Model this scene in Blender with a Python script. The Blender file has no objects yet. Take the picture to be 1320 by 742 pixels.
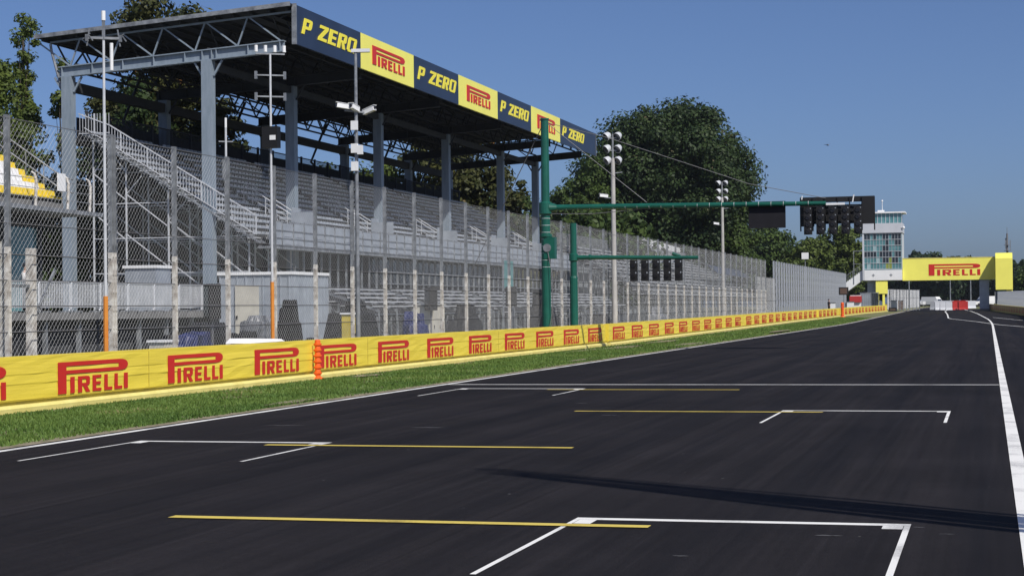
import bpy, math, random
import numpy as np
from mathutils import Vector, Matrix
R = math.radians
scene = bpy.context.scene
COL = scene.collection

# ------------------------------------------------------------------ camera
YAW, PITCH, ROLL, CAMH, FPX = .2592, .0111, -.0107, 1.814, 2316.26
fw = Vector((-math.sin(YAW)*math.cos(PITCH), math.cos(YAW)*math.cos(PITCH), math.sin(PITCH)))
r0 = Vector((math.cos(YAW), math.sin(YAW), 0)); u0 = r0.cross(fw)
rt = math.cos(ROLL)*r0 + math.sin(ROLL)*u0
up = -math.sin(ROLL)*r0 + math.cos(ROLL)*u0
cd = bpy.data.cameras.new('camera'); cam = bpy.data.objects.new('camera', cd); COL.objects.link(cam)
cam.matrix_world = Matrix(((rt.x, up.x, -fw.x, 0), (rt.y, up.y, -fw.y, 0), (rt.z, up.z, -fw.z, CAMH), (0, 0, 0, 1)))
cd.sensor_width = 36; cd.sensor_fit = 'HORIZONTAL'; cd.lens = FPX/1320*36
cd.clip_start = .1; cd.clip_end = 20000
scene.camera = cam

# ------------------------------------------------------------------ world, sun, exposure
SUNV = Vector((.73, -.65, 1.0)).normalized()
w = bpy.data.worlds.new('World'); scene.world = w; w.use_nodes = True
nt = w.node_tree; bg = nt.nodes['Background']
sky = nt.nodes.new('ShaderNodeTexSky'); sky.sky_type = 'NISHITA'; sky.sun_disc = False
sky.sun_elevation = math.asin(SUNV.z); sky.sun_rotation = math.atan2(SUNV.x, SUNV.y)
sky.air_density = .65; sky.dust_density = 1.5; sky.ozone_density = 8.0; sky.altitude = 0
tint = nt.nodes.new('ShaderNodeMix'); tint.data_type = 'RGBA'; tint.blend_type = 'MULTIPLY'; tint.inputs[0].default_value = 1; tint.inputs[7].default_value = (1.04, .985, 1.02, 1)
nt.links.new(sky.outputs[0], tint.inputs[6]); nt.links.new(tint.outputs[2], bg.inputs[0]); bg.inputs[1].default_value = .092
sd = bpy.data.lights.new('sun', 'SUN'); sd.energy = 4.6; sd.angle = R(.55); sd.color = (1, .95, .87)
so = bpy.data.objects.new('sun', sd); COL.objects.link(so)
so.rotation_euler = (-SUNV).to_track_quat('-Z', 'Y').to_euler()
vs = scene.view_settings
vs.view_transform = 'Standard'; vs.look = 'None'; vs.gamma = 1; vs.use_curve_mapping = False
vs.exposure = 0.0

# ------------------------------------------------------------------ materials
def mat(name, c, rough=.6, metal=0, var=.0, scale=4, bump=0, bscale=30, spec=None, c2=None, stretch=None):
    m = bpy.data.materials.new(name); m.use_nodes = True
    t = m.node_tree; b = t.nodes['Principled BSDF']
    b.inputs['Roughness'].default_value = rough; b.inputs['Metallic'].default_value = metal
    if spec is not None: b.inputs['Specular IOR Level'].default_value = spec
    b.inputs['Base Color'].default_value = (*c, 1)
    if var or c2 or bump:
        tc = t.nodes.new('ShaderNodeTexCoord'); src = tc.outputs['Object']
        if stretch:
            mp = t.nodes.new('ShaderNodeMapping'); mp.inputs['Scale'].default_value = stretch
            t.links.new(src, mp.inputs[0]); src = mp.outputs[0]
    if var or c2:
        n = t.nodes.new('ShaderNodeTexNoise'); n.inputs['Scale'].default_value = scale; n.inputs['Detail'].default_value = 6
        n.inputs['Roughness'].default_value = .65
        t.links.new(src, n.inputs['Vector'])
        mx = t.nodes.new('ShaderNodeValToRGB')
        a = c2 if c2 else tuple(max(0, x*(1-var)) for x in c)
        d = c if c2 else tuple(min(1, x*(1+var)) for x in c)
        mx.color_ramp.elements[0].position = .35; mx.color_ramp.elements[1].position = .65
        mx.color_ramp.elements[0].color = (*a, 1); mx.color_ramp.elements[1].color = (*d, 1)
        t.links.new(n.outputs['Fac'], mx.inputs[0]); t.links.new(mx.outputs[0], b.inputs['Base Color'])
    if bump:
        n2 = t.nodes.new('ShaderNodeTexNoise'); n2.inputs['Scale'].default_value = bscale; n2.inputs['Detail'].default_value = 4
        t.links.new(src, n2.inputs['Vector'])
        bp = t.nodes.new('ShaderNodeBump'); bp.inputs['Strength'].default_value = bump; bp.inputs['Distance'].default_value = .02
        t.links.new(n2.outputs['Fac'], bp.inputs['Height']); t.links.new(bp.outputs[0], b.inputs['Normal'])
    return m

def foliage_mat(name, ca, cb, cc=None):
    m = bpy.data.materials.new(name); m.use_nodes = True; t = m.node_tree; b = t.nodes['Principled BSDF']
    g = t.nodes.new('ShaderNodeNewGeometry'); rp = t.nodes.new('ShaderNodeValToRGB')
    rp.color_ramp.elements[0].color = (*ca, 1); rp.color_ramp.elements[1].color = (*cb, 1)
    if cc:
        e = rp.color_ramp.elements.new(.93); e.color = (*cb, 1)
        rp.color_ramp.elements[2].color = (*cc, 1)
    tc = t.nodes.new('ShaderNodeTexCoord'); n = t.nodes.new('ShaderNodeTexNoise'); n.inputs['Scale'].default_value = .35
    t.links.new(tc.outputs['Object'], n.inputs['Vector'])
    ma = t.nodes.new('ShaderNodeMath'); ma.operation = 'MULTIPLY_ADD'; ma.inputs[1].default_value = .55
    t.links.new(g.outputs['Random Per Island'], ma.inputs[0])
    mb = t.nodes.new('ShaderNodeMath'); mb.operation = 'MULTIPLY_ADD'; mb.inputs[1].default_value = 1.4; mb.inputs[2].default_value = -.45
    t.links.new(n.outputs['Fac'], mb.inputs[0]); t.links.new(mb.outputs[0], ma.inputs[2])
    t.links.new(ma.outputs[0], rp.inputs[0]); t.links.new(rp.outputs[0], b.inputs['Base Color'])
    b.inputs['Roughness'].default_value = .55; b.inputs['Specular IOR Level'].default_value = .25
    tr = t.nodes.new('ShaderNodeBsdfTranslucent'); t.links.new(rp.outputs[0], tr.inputs[0])
    ms = t.nodes.new('ShaderNodeMixShader'); ms.inputs[0].default_value = .25
    o = t.nodes['Material Output']
    t.links.new(b.outputs[0], ms.inputs[1]); t.links.new(tr.outputs[0], ms.inputs[2]); t.links.new(ms.outputs[0], o.inputs[0])
    return m

def asphalt_mat():
    m = bpy.data.materials.new('asphalt'); m.use_nodes = True; t = m.node_tree; b = t.nodes['Principled BSDF']
    L = t.links.new; N = t.nodes.new
    tc = N('ShaderNodeTexCoord')
    def noise(scale, det, stretch=None, rough=.6, off=0):
        src = tc.outputs['Object']
        if stretch:
            mp = N('ShaderNodeMapping'); mp.inputs['Scale'].default_value = stretch; mp.inputs['Location'].default_value = (off, off, 0); L(src, mp.inputs[0]); src = mp.outputs[0]
        n = N('ShaderNodeTexNoise'); n.inputs['Scale'].default_value = scale; n.inputs['Detail'].default_value = det; n.inputs['Roughness'].default_value = rough
        L(src, n.inputs['Vector']); return n.outputs['Fac']
    def mth(op, a, c=None, v=None):
        q = N('ShaderNodeMath'); q.operation = op; L(a, q.inputs[0])
        if c is not None: L(c, q.inputs[1])
        if v is not None: q.inputs[1].default_value = v
        return q.outputs[0]
    def ramp(x, p0, p1, v0, v1):
        q = N('ShaderNodeMapRange'); q.clamp = True; L(x, q.inputs[0]); q.inputs[1].default_value = p0; q.inputs[2].default_value = p1; q.inputs[3].default_value = v0; q.inputs[4].default_value = v1
        return q.outputs[0]
    lanes = ramp(noise(1.0, 4, (1.5, .03, 1)), .35, .65, .70, 1.32)        # rubbered lanes along the track
    fine = ramp(noise(1.0, 3, (9, .12, 1), off=7), .35, .68, .84, 1.20)     # thin tyre streaks
    patch = ramp(noise(.22, 7, rough=.7), .35, .65, .80, 1.24)
    grain = ramp(noise(55, 3, rough=.8), .3, .7, .62, 1.45)
    grain2 = ramp(noise(14, 4, rough=.8), .3, .7, .82, 1.2)
    f = mth('MULTIPLY', lanes, fine); f = mth('MULTIPLY', f, patch); f = mth('MULTIPLY', f, grain); f = mth('MULTIPLY', f, grain2)
    # paving joints along the track
    sx = N('ShaderNodeSeparateXYZ'); L(tc.outputs['Object'], sx.inputs[0])
    for jx in (-8.55, -4.2):
        d = mth('ABSOLUTE', mth('SUBTRACT', sx.outputs[0], v=jx)); f = mth('MULTIPLY', f, ramp(d, .01, .035, .72, 1.0))
    mx = N('ShaderNodeMix'); mx.data_type = 'RGBA'; mx.blend_type = 'MULTIPLY'; mx.inputs[0].default_value = 1
    mx.inputs[6].default_value = (.0130, .0118, .0136, 1); cb = N('ShaderNodeCombineColor'); [L(f, cb.inputs[i]) for i in range(3)]; L(cb.outputs[0], mx.inputs[7])
    v = N('ShaderNodeTexVoronoi'); v.inputs['Scale'].default_value = 2.2; L(tc.outputs['Object'], v.inputs['Vector'])
    lt = mth('LESS_THAN', v.outputs['Distance'], v=.035); sp = N('ShaderNodeSeparateColor'); L(v.outputs['Color'], sp.inputs[0])
    mu = mth('MULTIPLY', lt, mth('GREATER_THAN', sp.outputs[0], v=.74))
    m2 = N('ShaderNodeMix'); m2.data_type = 'RGBA'; L(mu, m2.inputs[0]); L(mx.outputs[2], m2.inputs[6]); m2.inputs[7].default_value = (.13, .13, .125, 1)
    L(m2.outputs[2], b.inputs['Base Color'])
    b.inputs['Specular IOR Level'].default_value = .12; L(ramp(lanes, .8, 1.2, .80, .92), b.inputs['Roughness'])
    bp = N('ShaderNodeBump'); bp.inputs['Strength'].default_value = .4; bp.inputs['Distance'].default_value = .008
    L(grain, bp.inputs['Height']); L(bp.outputs[0], b.inputs['Normal'])
    return m

def paint_mat(name, c, worn):
    m = mat(name, c, .7); t = m.node_tree; b = t.nodes['Principled BSDF']; L = t.links.new; N = t.nodes.new
    tc = N('ShaderNodeTexCoord'); n = N('ShaderNodeTexNoise'); n.inputs['Scale'].default_value = 34; n.inputs['Detail'].default_value = 5; n.inputs['Roughness'].default_value = .75; L(tc.outputs['Object'], n.inputs['Vector'])
    n2 = N('ShaderNodeTexNoise'); n2.inputs['Scale'].default_value = 1.3; n2.inputs['Detail'].default_value = 4; L(tc.outputs['Object'], n2.inputs['Vector'])
    ad = N('ShaderNodeMath'); ad.operation = 'MULTIPLY_ADD'; L(n.outputs['Fac'], ad.inputs[0]); ad.inputs[1].default_value = .6; L(n2.outputs['Fac'], ad.inputs[2])
    r = N('ShaderNodeMapRange'); L(ad.outputs[0], r.inputs[0]); r.inputs[1].default_value = .58; r.inputs[2].default_value = .80
    mx = N('ShaderNodeMix'); mx.data_type = 'RGBA'; L(r.outputs[0], mx.inputs[0]); mx.inputs[6].default_value = (*worn, 1); mx.inputs[7].default_value = (*c, 1)
    L(mx.outputs[2], b.inputs['Base Color']); return m

M = dict(
 asphalt=asphalt_mat(),
 white_line=paint_mat('white_line_paint', (.78, .78, .76), (.42, .42, .42)),
 yellow_line=paint_mat('yellow_line_paint', (.64, .50, .10), (.36, .27, .06)),
 grass=mat('grass_ground', (.10, .14, .04), .95, c2=(.17, .145, .08), scale=1.2, bump=.5, bscale=40),
 ground=mat('gravel_ground', (.2, .19, .15), .95, c2=(.09, .1, .045), scale=.35, bump=.4, bscale=20),
 dirt=mat('dirt', (.30, .25, .18), .95, c2=(.14, .13, .07), scale=3),
 yellow=mat('yellow_banner', (.84, .67, .07), .45, c2=(.74, .58, .06), scale=.9, bump=.25, bscale=3, stretch=(4, .35, 9)),
 yellow_dull=mat('yellow_banner_dull', (.62, .48, .06), .5, c2=(.45, .36, .07), scale=1.5),  # darker banner yellow, also colours the barrier that lies in shade
 yellow_pale=mat('pale_yellow_foot', (.78, .70, .25), .5, c2=(.66, .58, .18), scale=1.5),
 red=mat('red_print', (.56, .022, .015), .45),
 navy=mat('navy_panel', (.016, .028, .062), .4, var=.15, scale=.6),
 pyellow=mat('yellow_panel', (.88, .83, .15), .4, var=.04, scale=.5),
 pz=mat('yellow_lettering', (.85, .75, .05), .4),
 galv=mat('galvanised_steel', (.31, .33, .355), .5, .3, c2=(.13, .14, .155), scale=2.5),
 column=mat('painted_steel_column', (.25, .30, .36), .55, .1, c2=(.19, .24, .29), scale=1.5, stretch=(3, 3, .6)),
 roofshade=mat('shaded_roof_steel', (.028, .031, .037), .7, .1, var=.2, scale=1),  # shade under the roof put into the steel colour
 bench=mat('aluminium_bench', (.42, .45, .50), .45, .2, c2=(.30, .33, .37), scale=1.2),
 benchback=mat('grey_seat', (.36, .39, .45), .5, var=.15, scale=2),
 deck=mat('dark_deck', (.035, .037, .042), .8, var=.2, scale=1),
 panel=mat('grey_panel', (.38, .42, .47), .45, .2, c2=(.27, .30, .345), scale=1.1),
 conc=mat('white_concrete_post', (.66, .65, .62), .8, c2=(.30, .27, .24), scale=6),
 wire=mat('galvanised_wire', (.42, .43, .44), .5, .3),
 cable=mat('grey_cable', (.16, .16, .17), .6, .3),
 green=mat('dark_green_paint', (.006, .088, .062), .35, 0, var=.15, scale=2),
 black=mat('black_plastic', (.004, .004, .005), .6, var=.2, scale=6),
 blacksheet=mat('black_tarpaulin', (.003, .003, .004), .7, var=.3, scale=3, bump=.6, bscale=6),
 greysheet=mat('grey_tarpaulin', (.22, .23, .25), .45, c2=(.08, .085, .09), scale=3, bump=.6, bscale=6),
 blue=mat('blue_tarpaulin', (.012, .02, .10), .5, var=.3, scale=5, bump=.5, bscale=8),
 lens=mat('dark_lens', (.018, .016, .018), .2),
 redlens=mat('red_lens', (.045, .010, .008), .2),
 alu=mat('bright_aluminium', (.7, .7, .7), .25, .9),
 white=mat('white_paint', (.75, .76, .77), .45, var=.05, scale=1),
 offwhite=mat('cream_panel', (.55, .53, .46), .5, c2=(.45, .43, .38), scale=2),
 cladding=mat('tower_cladding', (.56, .58, .62), .4, .1, var=.05, scale=.7),
 glass=mat('tower_glass', (.05, .15, .17), .08, 0, c2=(.13, .29, .31), scale=.9, spec=.8),
 glassdark=mat('dark_glass', (.012, .02, .03), .08, 0, spec=.8),
 bark=mat('bark', (.075, .06, .045), .9, c2=(.04, .033, .027), scale=6, bump=.6, bscale=15),
 orange=mat('orange_plastic', (.80, .12, .015), .45),
 orange_post=mat('orange_sleeve', (.62, .25, .04), .6, c2=(.55, .18, .02), scale=5),
 seatyellow=mat('yellow_seat', (.75, .55, .03), .5),
 seatwhite=mat('white_seat', (.75, .75, .75), .5),
 slab=mat('slab_concrete', (.19, .19, .19), .8, c2=(.12, .12, .12), scale=1.5),
 brown=mat('brown_panel', (.10, .06, .045), .6),
 teal=mat('teal_sheet', (.10, .26, .26), .5, c2=(.07, .19, .2), scale=2),
 redpl=mat('red_plastic', (.45, .03, .025), .45),
 skin=mat('skin', (.45, .26, .18), .6),
 cloth_dark=mat('dark_cloth', (.02, .022, .03), .9),
 cloth_red=mat('red_cloth', (.4, .03, .03), .9),
 cloth_light=mat('light_cloth', (.5, .5, .5), .9),
 carw=mat('vehicle_white', (.7, .7, .7), .3), carb=mat('vehicle_blue', (.12, .18, .35), .3), rubber=mat('rubber', (.015, .015, .015), .8),
 pale=mat('pale_steel', (.60, .62, .65), .45, .1, c2=(.45, .47, .5), scale=2),
 scuff=mat('scuffed_tarmac', (.13, .13, .135), .8, c2=(.04, .04, .042), scale=14),
 slabpale=mat('mast_concrete', (.46, .45, .43), .8, c2=(.33, .32, .31), scale=2, stretch=(4, 4, .8)),
 boardback=mat('dark_board', (.012, .012, .016), .75, var=.15, scale=2, spec=.2),
 glasslight=mat('pale_window_blind', (.30, .42, .44), .3), glassgreen=mat('green_window_blind', (.22, .27, .05), .3),
 hill=mat('far_hills', (.05, .07, .06), .9),
)
F = dict(
 dark=foliage_mat('leaf_dark', (.009, .022, .009), (.050, .082, .024), (.10, .075, .03)),
 mid=foliage_mat('leaf_mid', (.020, .042, .012), (.075, .115, .024)),
 light=foliage_mat('leaf_light', (.035, .062, .014), (.13, .17, .035)),
 autumn=foliage_mat('leaf_autumn', (.022, .036, .012), (.085, .085, .025), (.22, .08, .02)),
 far=foliage_mat('leaf_far', (.014, .03, .014), (.035, .06, .026)),
 grass=foliage_mat('grass_blade', (.05, .115, .022), (.165, .25, .055), (.30, .26, .12)),
)

# ------------------------------------------------------------------ mesh helpers
class MB:
    def __init__(s): s.v = []; s.f = []
    def add(s, vs_, fs):
        k = len(s.v); s.v += [tuple(p) for p in vs_]; s.f += [tuple(i+k for i in f) for f in fs]; return s
    def hexa(s, p):   # 8 points: bottom 4 ccw, top 4
        return s.add(p, [(3, 2, 1, 0), (4, 5, 6, 7), (0, 1, 5, 4), (1, 2, 6, 5), (2, 3, 7, 6), (3, 0, 4, 7)])
    def box(s, x0, x1, y0, y1, z0, z1):
        return s.hexa([(x0, y0, z0), (x1, y0, z0), (x1, y1, z0), (x0, y1, z0), (x0, y0, z1), (x1, y0, z1), (x1, y1, z1), (x0, y1, z1)])
    def cbox(s, c, d): return s.box(c[0]-d[0]/2, c[0]+d[0]/2, c[1]-d[1]/2, c[1]+d[1]/2, c[2]-d[2]/2, c[2]+d[2]/2)
    def bar(s, a, b, w_, h=None, up_=(0, 0, 1)):
        h = h or w_; a = Vector(a); b = Vector(b); d = (b-a).normalized(); u = Vector(up_)
        if abs(d.dot(u)) > .97: u = Vector((0, 1, 0))
        x = d.cross(u).normalized(); y = x.cross(d).normalized()
        P = []
        for q in (a, b):
            for i, j in ((-1, -1), (1, -1), (1, 1), (-1, 1)): P.append(q + x*(i*w_/2) + y*(j*h/2))
        return s.add(P, [(0, 1, 2, 3), (7, 6, 5, 4), (1, 0, 4, 5), (2, 1, 5, 6), (3, 2, 6, 7), (0, 3, 7, 4)])
    def tube(s, pts, r, n=8, cap=True):
        pts = [Vector(p) for p in pts]; rs = r if isinstance(r, (list, tuple)) else [r]*len(pts)
        k = len(s.v); x = None
        for i, p in enumerate(pts):
            d = (pts[min(i+1, len(pts)-1)] - pts[max(i-1, 0)]).normalized()
            if x is None:
                u = Vector((0, 0, 1)) if abs(d.z) < .9 else Vector((1, 0, 0)); x = d.cross(u).normalized()
            else: x = (x - d*x.dot(d)).normalized()
            y = d.cross(x)
            for j in range(n):
                a = 2*math.pi*j/n; s.v.append(tuple(p + (x*math.cos(a)+y*math.sin(a))*rs[i]))
        for i in range(len(pts)-1):
            for j in range(n):
                a = k+i*n+j; b = k+i*n+(j+1) % n; s.f.append((a, b, b+n, a+n))
        if cap:
            s.f.append(tuple(k+j for j in range(n))[::-1]); s.f.append(tuple(k+(len(pts)-1)*n+j for j in range(n)))
        return s
    def ball(s, c, r, n=10, m=6, sc=(1, 1, 1)):
        k = len(s.v)
        for i in range(1, m):
            t = math.pi*i/m
            for j in range(n):
                a = 2*math.pi*j/n
                s.v.append((c[0]+r*sc[0]*math.sin(t)*math.cos(a), c[1]+r*sc[1]*math.sin(t)*math.sin(a), c[2]+r*sc[2]*math.cos(t)))
        s.v.append((c[0], c[1], c[2]+r*sc[2])); s.v.append((c[0], c[1], c[2]-r*sc[2])); T = len(s.v)-2
        for i in range(m-2):
            for j in range(n):
                a = k+i*n+j; b = k+i*n+(j+1) % n; s.f.append((a, a+n, b+n, b))
        for j in range(n):
            s.f.append((T, k+j, k+(j+1) % n)); s.f.append((T+1, k+(m-2)*n+(j+1) % n, k+(m-2)*n+j))
        return s
    def lathe(s, c, prof, n=12, axis='z'):
        k = len(s.v)
        for r, h in prof:
            for j in range(n):
                a = 2*math.pi*j/n; q = (r*math.cos(a), r*math.sin(a), h)
                if axis == 'y': q = (q[0], q[2], q[1])
                if axis == 'x': q = (q[2], q[0], q[1])
                s.v.append((c[0]+q[0], c[1]+q[1], c[2]+q[2]))
        for i in range(len(prof)-1):
            for j in range(n):
                a = k+i*n+j; b = k+i*n+(j+1) % n; s.f.append((a, b, b+n, a+n))
        s.f.append(tuple(k+j for j in range(n))); s.f.append(tuple(k+(len(prof)-1)*n+j for j in range(n)))
        return s
    def sweep(s, prof, path, closed=True, cap=True):
        # prof: (lateral to the right of travel, height); path: (x, y, z)
        k = len(s.v); n = len(prof); P = [Vector(p) for p in path]
        for i, p in enumerate(P):
            d = P[min(i+1, len(P)-1)] - P[max(i-1, 0)]; d.z = 0; d.normalize(); lat = Vector((d.y, -d.x, 0))
            for a, h in prof: s.v.append(tuple(p + lat*a + Vector((0, 0, h))))
        m = n if closed else n-1
        for i in range(len(P)-1):
            for j in range(m):
                a = k+i*n+j; b = k+i*n+(j+1) % n; s.f.append((a, b, b+n, a+n))
        if closed and cap:
            s.f.append(tuple(k+j for j in range(n))[::-1]); s.f.append(tuple(k+(len(P)-1)*n+j for j in range(n)))
        return s
    def parts(s, name, m, parent=None):
        # one object per connected piece
        par = list(range(len(s.v)))
        def fnd(a):
            while par[a] != a: par[a] = par[par[a]]; a = par[a]
            return a
        for f in s.f:
            for q in f[1:]: par[fnd(q)] = fnd(f[0])
        gr = {}
        for f in s.f: gr.setdefault(fnd(f[0]), []).append(f)
        out = []
        for fs in gr.values():
            ids = sorted({i for f in fs for i in f}); mp = {i: k for k, i in enumerate(ids)}
            b = MB(); b.v = [s.v[i] for i in ids]; b.f = [tuple(mp[i] for i in f) for f in fs]
            out.append(b.build(name, m, parent))
        return out
    def build(s, name, m, parent=None, smooth=False, recalc=True):
        me = bpy.data.meshes.new(name); me.from_pydata(s.v, [], s.f)
        if recalc and len(s.f) < 60000:
            import bmesh
            b = bmesh.new(); b.from_mesh(me); bmesh.ops.recalc_face_normals(b, faces=b.faces); b.to_mesh(me); b.free()
        me.materials.append(m)
        if smooth: me.polygons.foreach_set('use_smooth', [True]*len(me.polygons))
        o = bpy.data.objects.new(name, me); COL.objects.link(o)
        if parent: o.parent = parent
        return o

def tag(o, label, cat, group=None, kind=None):
    if label: o['label'] = label
    if cat: o['category'] = cat
    if group: o['group'] = group
    if kind: o['kind'] = kind
    return o
def struct(o): o['kind'] = 'structure'; return o
def thing(name, label, cat, loc=(0, 0, 0), rz=0, group=None):
    o = bpy.data.objects.new(name, None); COL.objects.link(o); o.location = loc; o.rotation_euler = (0, 0, rz); o.empty_display_size = .3
    return tag(o, label, cat, group)
def inst(src, parent=None, loc=None, rz=None):
    c = src.copy(); COL.objects.link(c)
    if parent: c.parent = parent
    if loc is not None: c.location = loc
    if rz is not None: c.rotation_euler = (0, 0, rz)
    return c
def dup(root, loc, rz=0, label=None, group=None):
    r = inst(root, None, loc, rz)
    if label: r['label'] = label
    if group: r['group'] = group
    def rec(a, b):
        for ch in list(a.children):
            if ch.name.startswith('~'): continue
            c = ch.copy(); COL.objects.link(c); c.parent = b; rec(ch, c)
    rec(root, r); return r

# ------------------------------------------------------------------ ground profile
def zg(Y):
    if Y < 150: return 0.
    if Y < 180: return .005*(Y-150)**2/60
    if Y < 390: return .005*(Y-165)
    return 1.15 if Y > 405 else .005*(Y-165)-.005*(Y-390)**2/30
VP = [(-50, 0), (85, .01), (108, .07), (165, .24), (215, .36), (260, .55), (285, .62), (330, .84), (400, 1.16), (5000, 1.16)]
def zv(Y):
    for (a, za), (b, zb) in zip(VP, VP[1:]):
        if Y <= b: return max(0, za+(zb-za)*(Y-a)/(b-a))
    return 1.16
def sheet(name, x0f, x1f, ys, zf, dz, m, nx=1, zf1=None):
    b = MB()
    for y in ys:
        for i in range(nx+1):
            t = i/nx; x = x0f(y)*(1-t)+x1f(y)*t
            z = zf(y)+dz if zf1 is None else (zf(y)+dz)*(1-t)+(zf1(y)+dz)*t
            b.v.append((x, y, z))
    for k in range(len(ys)-1):
        for i in range(nx):
            a = k*(nx+1)+i; b.f.append((a, a+1, a+nx+2, a+nx+1))
    return b.build(name, m)
YS = [-60, -20, 0, 20, 50, 85, 108, 130, 150, 155, 160, 165, 170, 175, 180, 190, 200, 215, 230, 245, 260, 285, 300, 330, 360, 390, 395, 400, 405, 500, 800, 910]
def xl(y):  # left edge of the tarmac
    return -12.78 if y < 340 else -12.78+(y-340)*.035
# base terrain to the horizon
base = MB(); xs = [-590, -400, -150, -60, -30, -17, -12.9]
for y in YS:
    for x in xs: base.v.append((x, y, zv(y)-.02 if x < -13 else zg(y)-.03))
    for x in [30, 80, 300, 590]: base.v.append((x, y, zg(y)-.03))
nc = 11
for k in range(len(YS)-1):
    for i in range(nc-1):
        a = k*nc+i; base.f.append((a, a+1, a+nc+1, a+nc))
struct(base.build('ground', M['ground']))
struct(sheet('track', xl, lambda y: 28 if y < 323 else -3.4-.01*(y-323), sorted([y for y in YS if y <= 405]+[322.9, 323.1, 430]), zg, 0, M['asphalt'], 4))
struct(sheet('grass_verge', lambda y: -17.4, lambda y: xl(y)-.02, [y for y in YS if y <= 405]+[500, 800], zv, 0, M['grass'], 1, zg))
struct(sheet('grass_verge', lambda y: -3.4-.01*(y-323), lambda y: 12, [323.2, 340, 360, 390, 400, 405, 500, 900], zg, .0, M['grass'], 1, zg))
def zlerp_(y): return zv(y)*.9+zg(y)*.1
# ragged dirt strip between tarmac and grass
random.seed(4)
b = MB(); ys = [y*1.0 for y in range(0, 60)]+[60+2*i for i in range(60)]+[180+6*i for i in range(35)]
for y in ys:
    x1 = xl(y)+.02
    b.v.append((x1-.18-.35*random.random(), y, zg(y)+.006)); b.v.append((x1, y, zg(y)+.006))
for k in range(len(ys)-1): b.f.append((2*k, 2*k+1, 2*k+3, 2*k+2))
struct(b.build('dirt_strip', M['dirt']))
b = MB(); ys = [y*.8 for y in range(0, 260)]
for y in ys: b.v.append((-17.05, y, zv(y)+.006)); b.v.append((-16.80+.14*random.random()+.10*math.sin(y*.7), y, zlerp_(y)+.006))
for k in range(len(ys)-1): b.f.append((2*k, 2*k+1, 2*k+3, 2*k+2))
struct(b.build('dirt_strip', M['dirt']))
for (x, y, rx, ry) in [(-16.2, 72, .5, 3.2), (-15.6, 78, .6, 4.5), (-15.9, 90, .45, 5), (-13.6, 84, .5, 4), (-13.4, 60, .25, 2.4), (-16.3, 46.2, .3, 1.3), (-13.2, 33, .2, 1.5), (-13.2, 118, .4, 6)]:
    b = MB(); n = 18; vs_ = [(x+rx*(.65+.5*random.random())*math.cos(2*math.pi*i/n), y+ry*(.65+.5*random.random())*math.sin(2*math.pi*i/n), zv(y)+.03) for i in range(n)]
    b.add(vs_+[(x, y, zv(y)+.04)], [(i, (i+1) % n, n) for i in range(n)]); struct(b.build('bare_soil', M['dirt']))
# painted lines
def ribbon(name, pts, wd, m, dz=.004):
    b = MB(); P = [Vector((x, y, 0)) for x, y in pts]
    for i, p in enumerate(P):
        d = (P[min(i+1, len(P)-1)]-P[max(i-1, 0)]).normalized(); l = Vector((d.y, -d.x, 0))*wd/2
        z = zg(p.y)+dz
        b.v.append((p.x-l.x, p.y-l.y, z)); b.v.append((p.x+l.x, p.y+l.y, z))
    for k in range(len(P)-1): b.f.append((2*k, 2*k+1, 2*k+3, 2*k+2))
    return struct(b.build(name, m))
def quad(name, x0, x1, y0, y1, m, dz=.004):
    b = MB(); b.add([(x0, y0, dz), (x1, y0, dz), (x1, y1, dz), (x0, y1, dz)], [(0, 1, 2, 3)]); return struct(b.build(name, m))
def dens(pts, step=6):
    o = []
    for (x0, y0), (x1, y1) in zip(pts, pts[1:]):
        n = max(1, int(math.hypot(x1-x0, y1-y0)/step))
        for i in range(n): o.append((x0+(x1-x0)*i/n, y0+(y1-y0)*i/n))
    return o+[pts[-1]]
ribbon('edge_line', dens([(-12.6, -10), (-12.6, 327), (-12.0, 350), (-10.6, 372), (-9.5, 400)]), .14, M['white_line'])
ribbon('edge_line', dens([(.29, -10), (.29, 150), (.24, 165), (.1, 180), (-.1, 192), (-.6, 212), (-1.4, 243), (-2.6, 280), (-3.5, 300), (-4.2, 320)], 4), .16, M['white_line'], .008)
ribbon('pit_exit_line', dens([(6, 114), (2.52, 139.4), (.93, 152.7), (-1.04, 174.5), (-3.9, 197), (-4.3, 203), (-5.2, 240), (-6.4, 280), (-6.8, 319)], 4), .16, M['white_line'])
ribbon('pit_exit_line', dens([(8, 150), (3.26, 179.6), (.44, 204.8)], 4), .14, M['white_line'])
for i in range(4):
    ya = 15.145+8*i; (a, c) = (-3.45, -.64) if i % 2 == 0 else (-11.57, -8.7)
    quad('grid_box_line', a, c, ya-.14, ya, M['white_line'])
    quad('grid_box_line', a, a+.045, ya-3.35, ya-.145, M['white_line'])
    quad('grid_box_line', c-.05, c, ya-3.05, ya-.145, M['white_line'])
    quad('grid_box_line', a+.05, a+.20, ya-.42, ya-.145, M['white_line'])
    quad('grid_box_line', c-.22, c-.055, ya-.36, ya-.145, M['white_line'])
    (y0, y1) = (-7.0, -2.72) if i % 2 == 0 else (-9.45, -5.2)
    quad('grid_yellow_line', y0, y1, ya-.64, ya-.48, M['yellow_line'], .009)
quad('start_line', -12.52, .2, 41.1, 41.28, M['white_line'])
rgs = random.Random(8)
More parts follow.
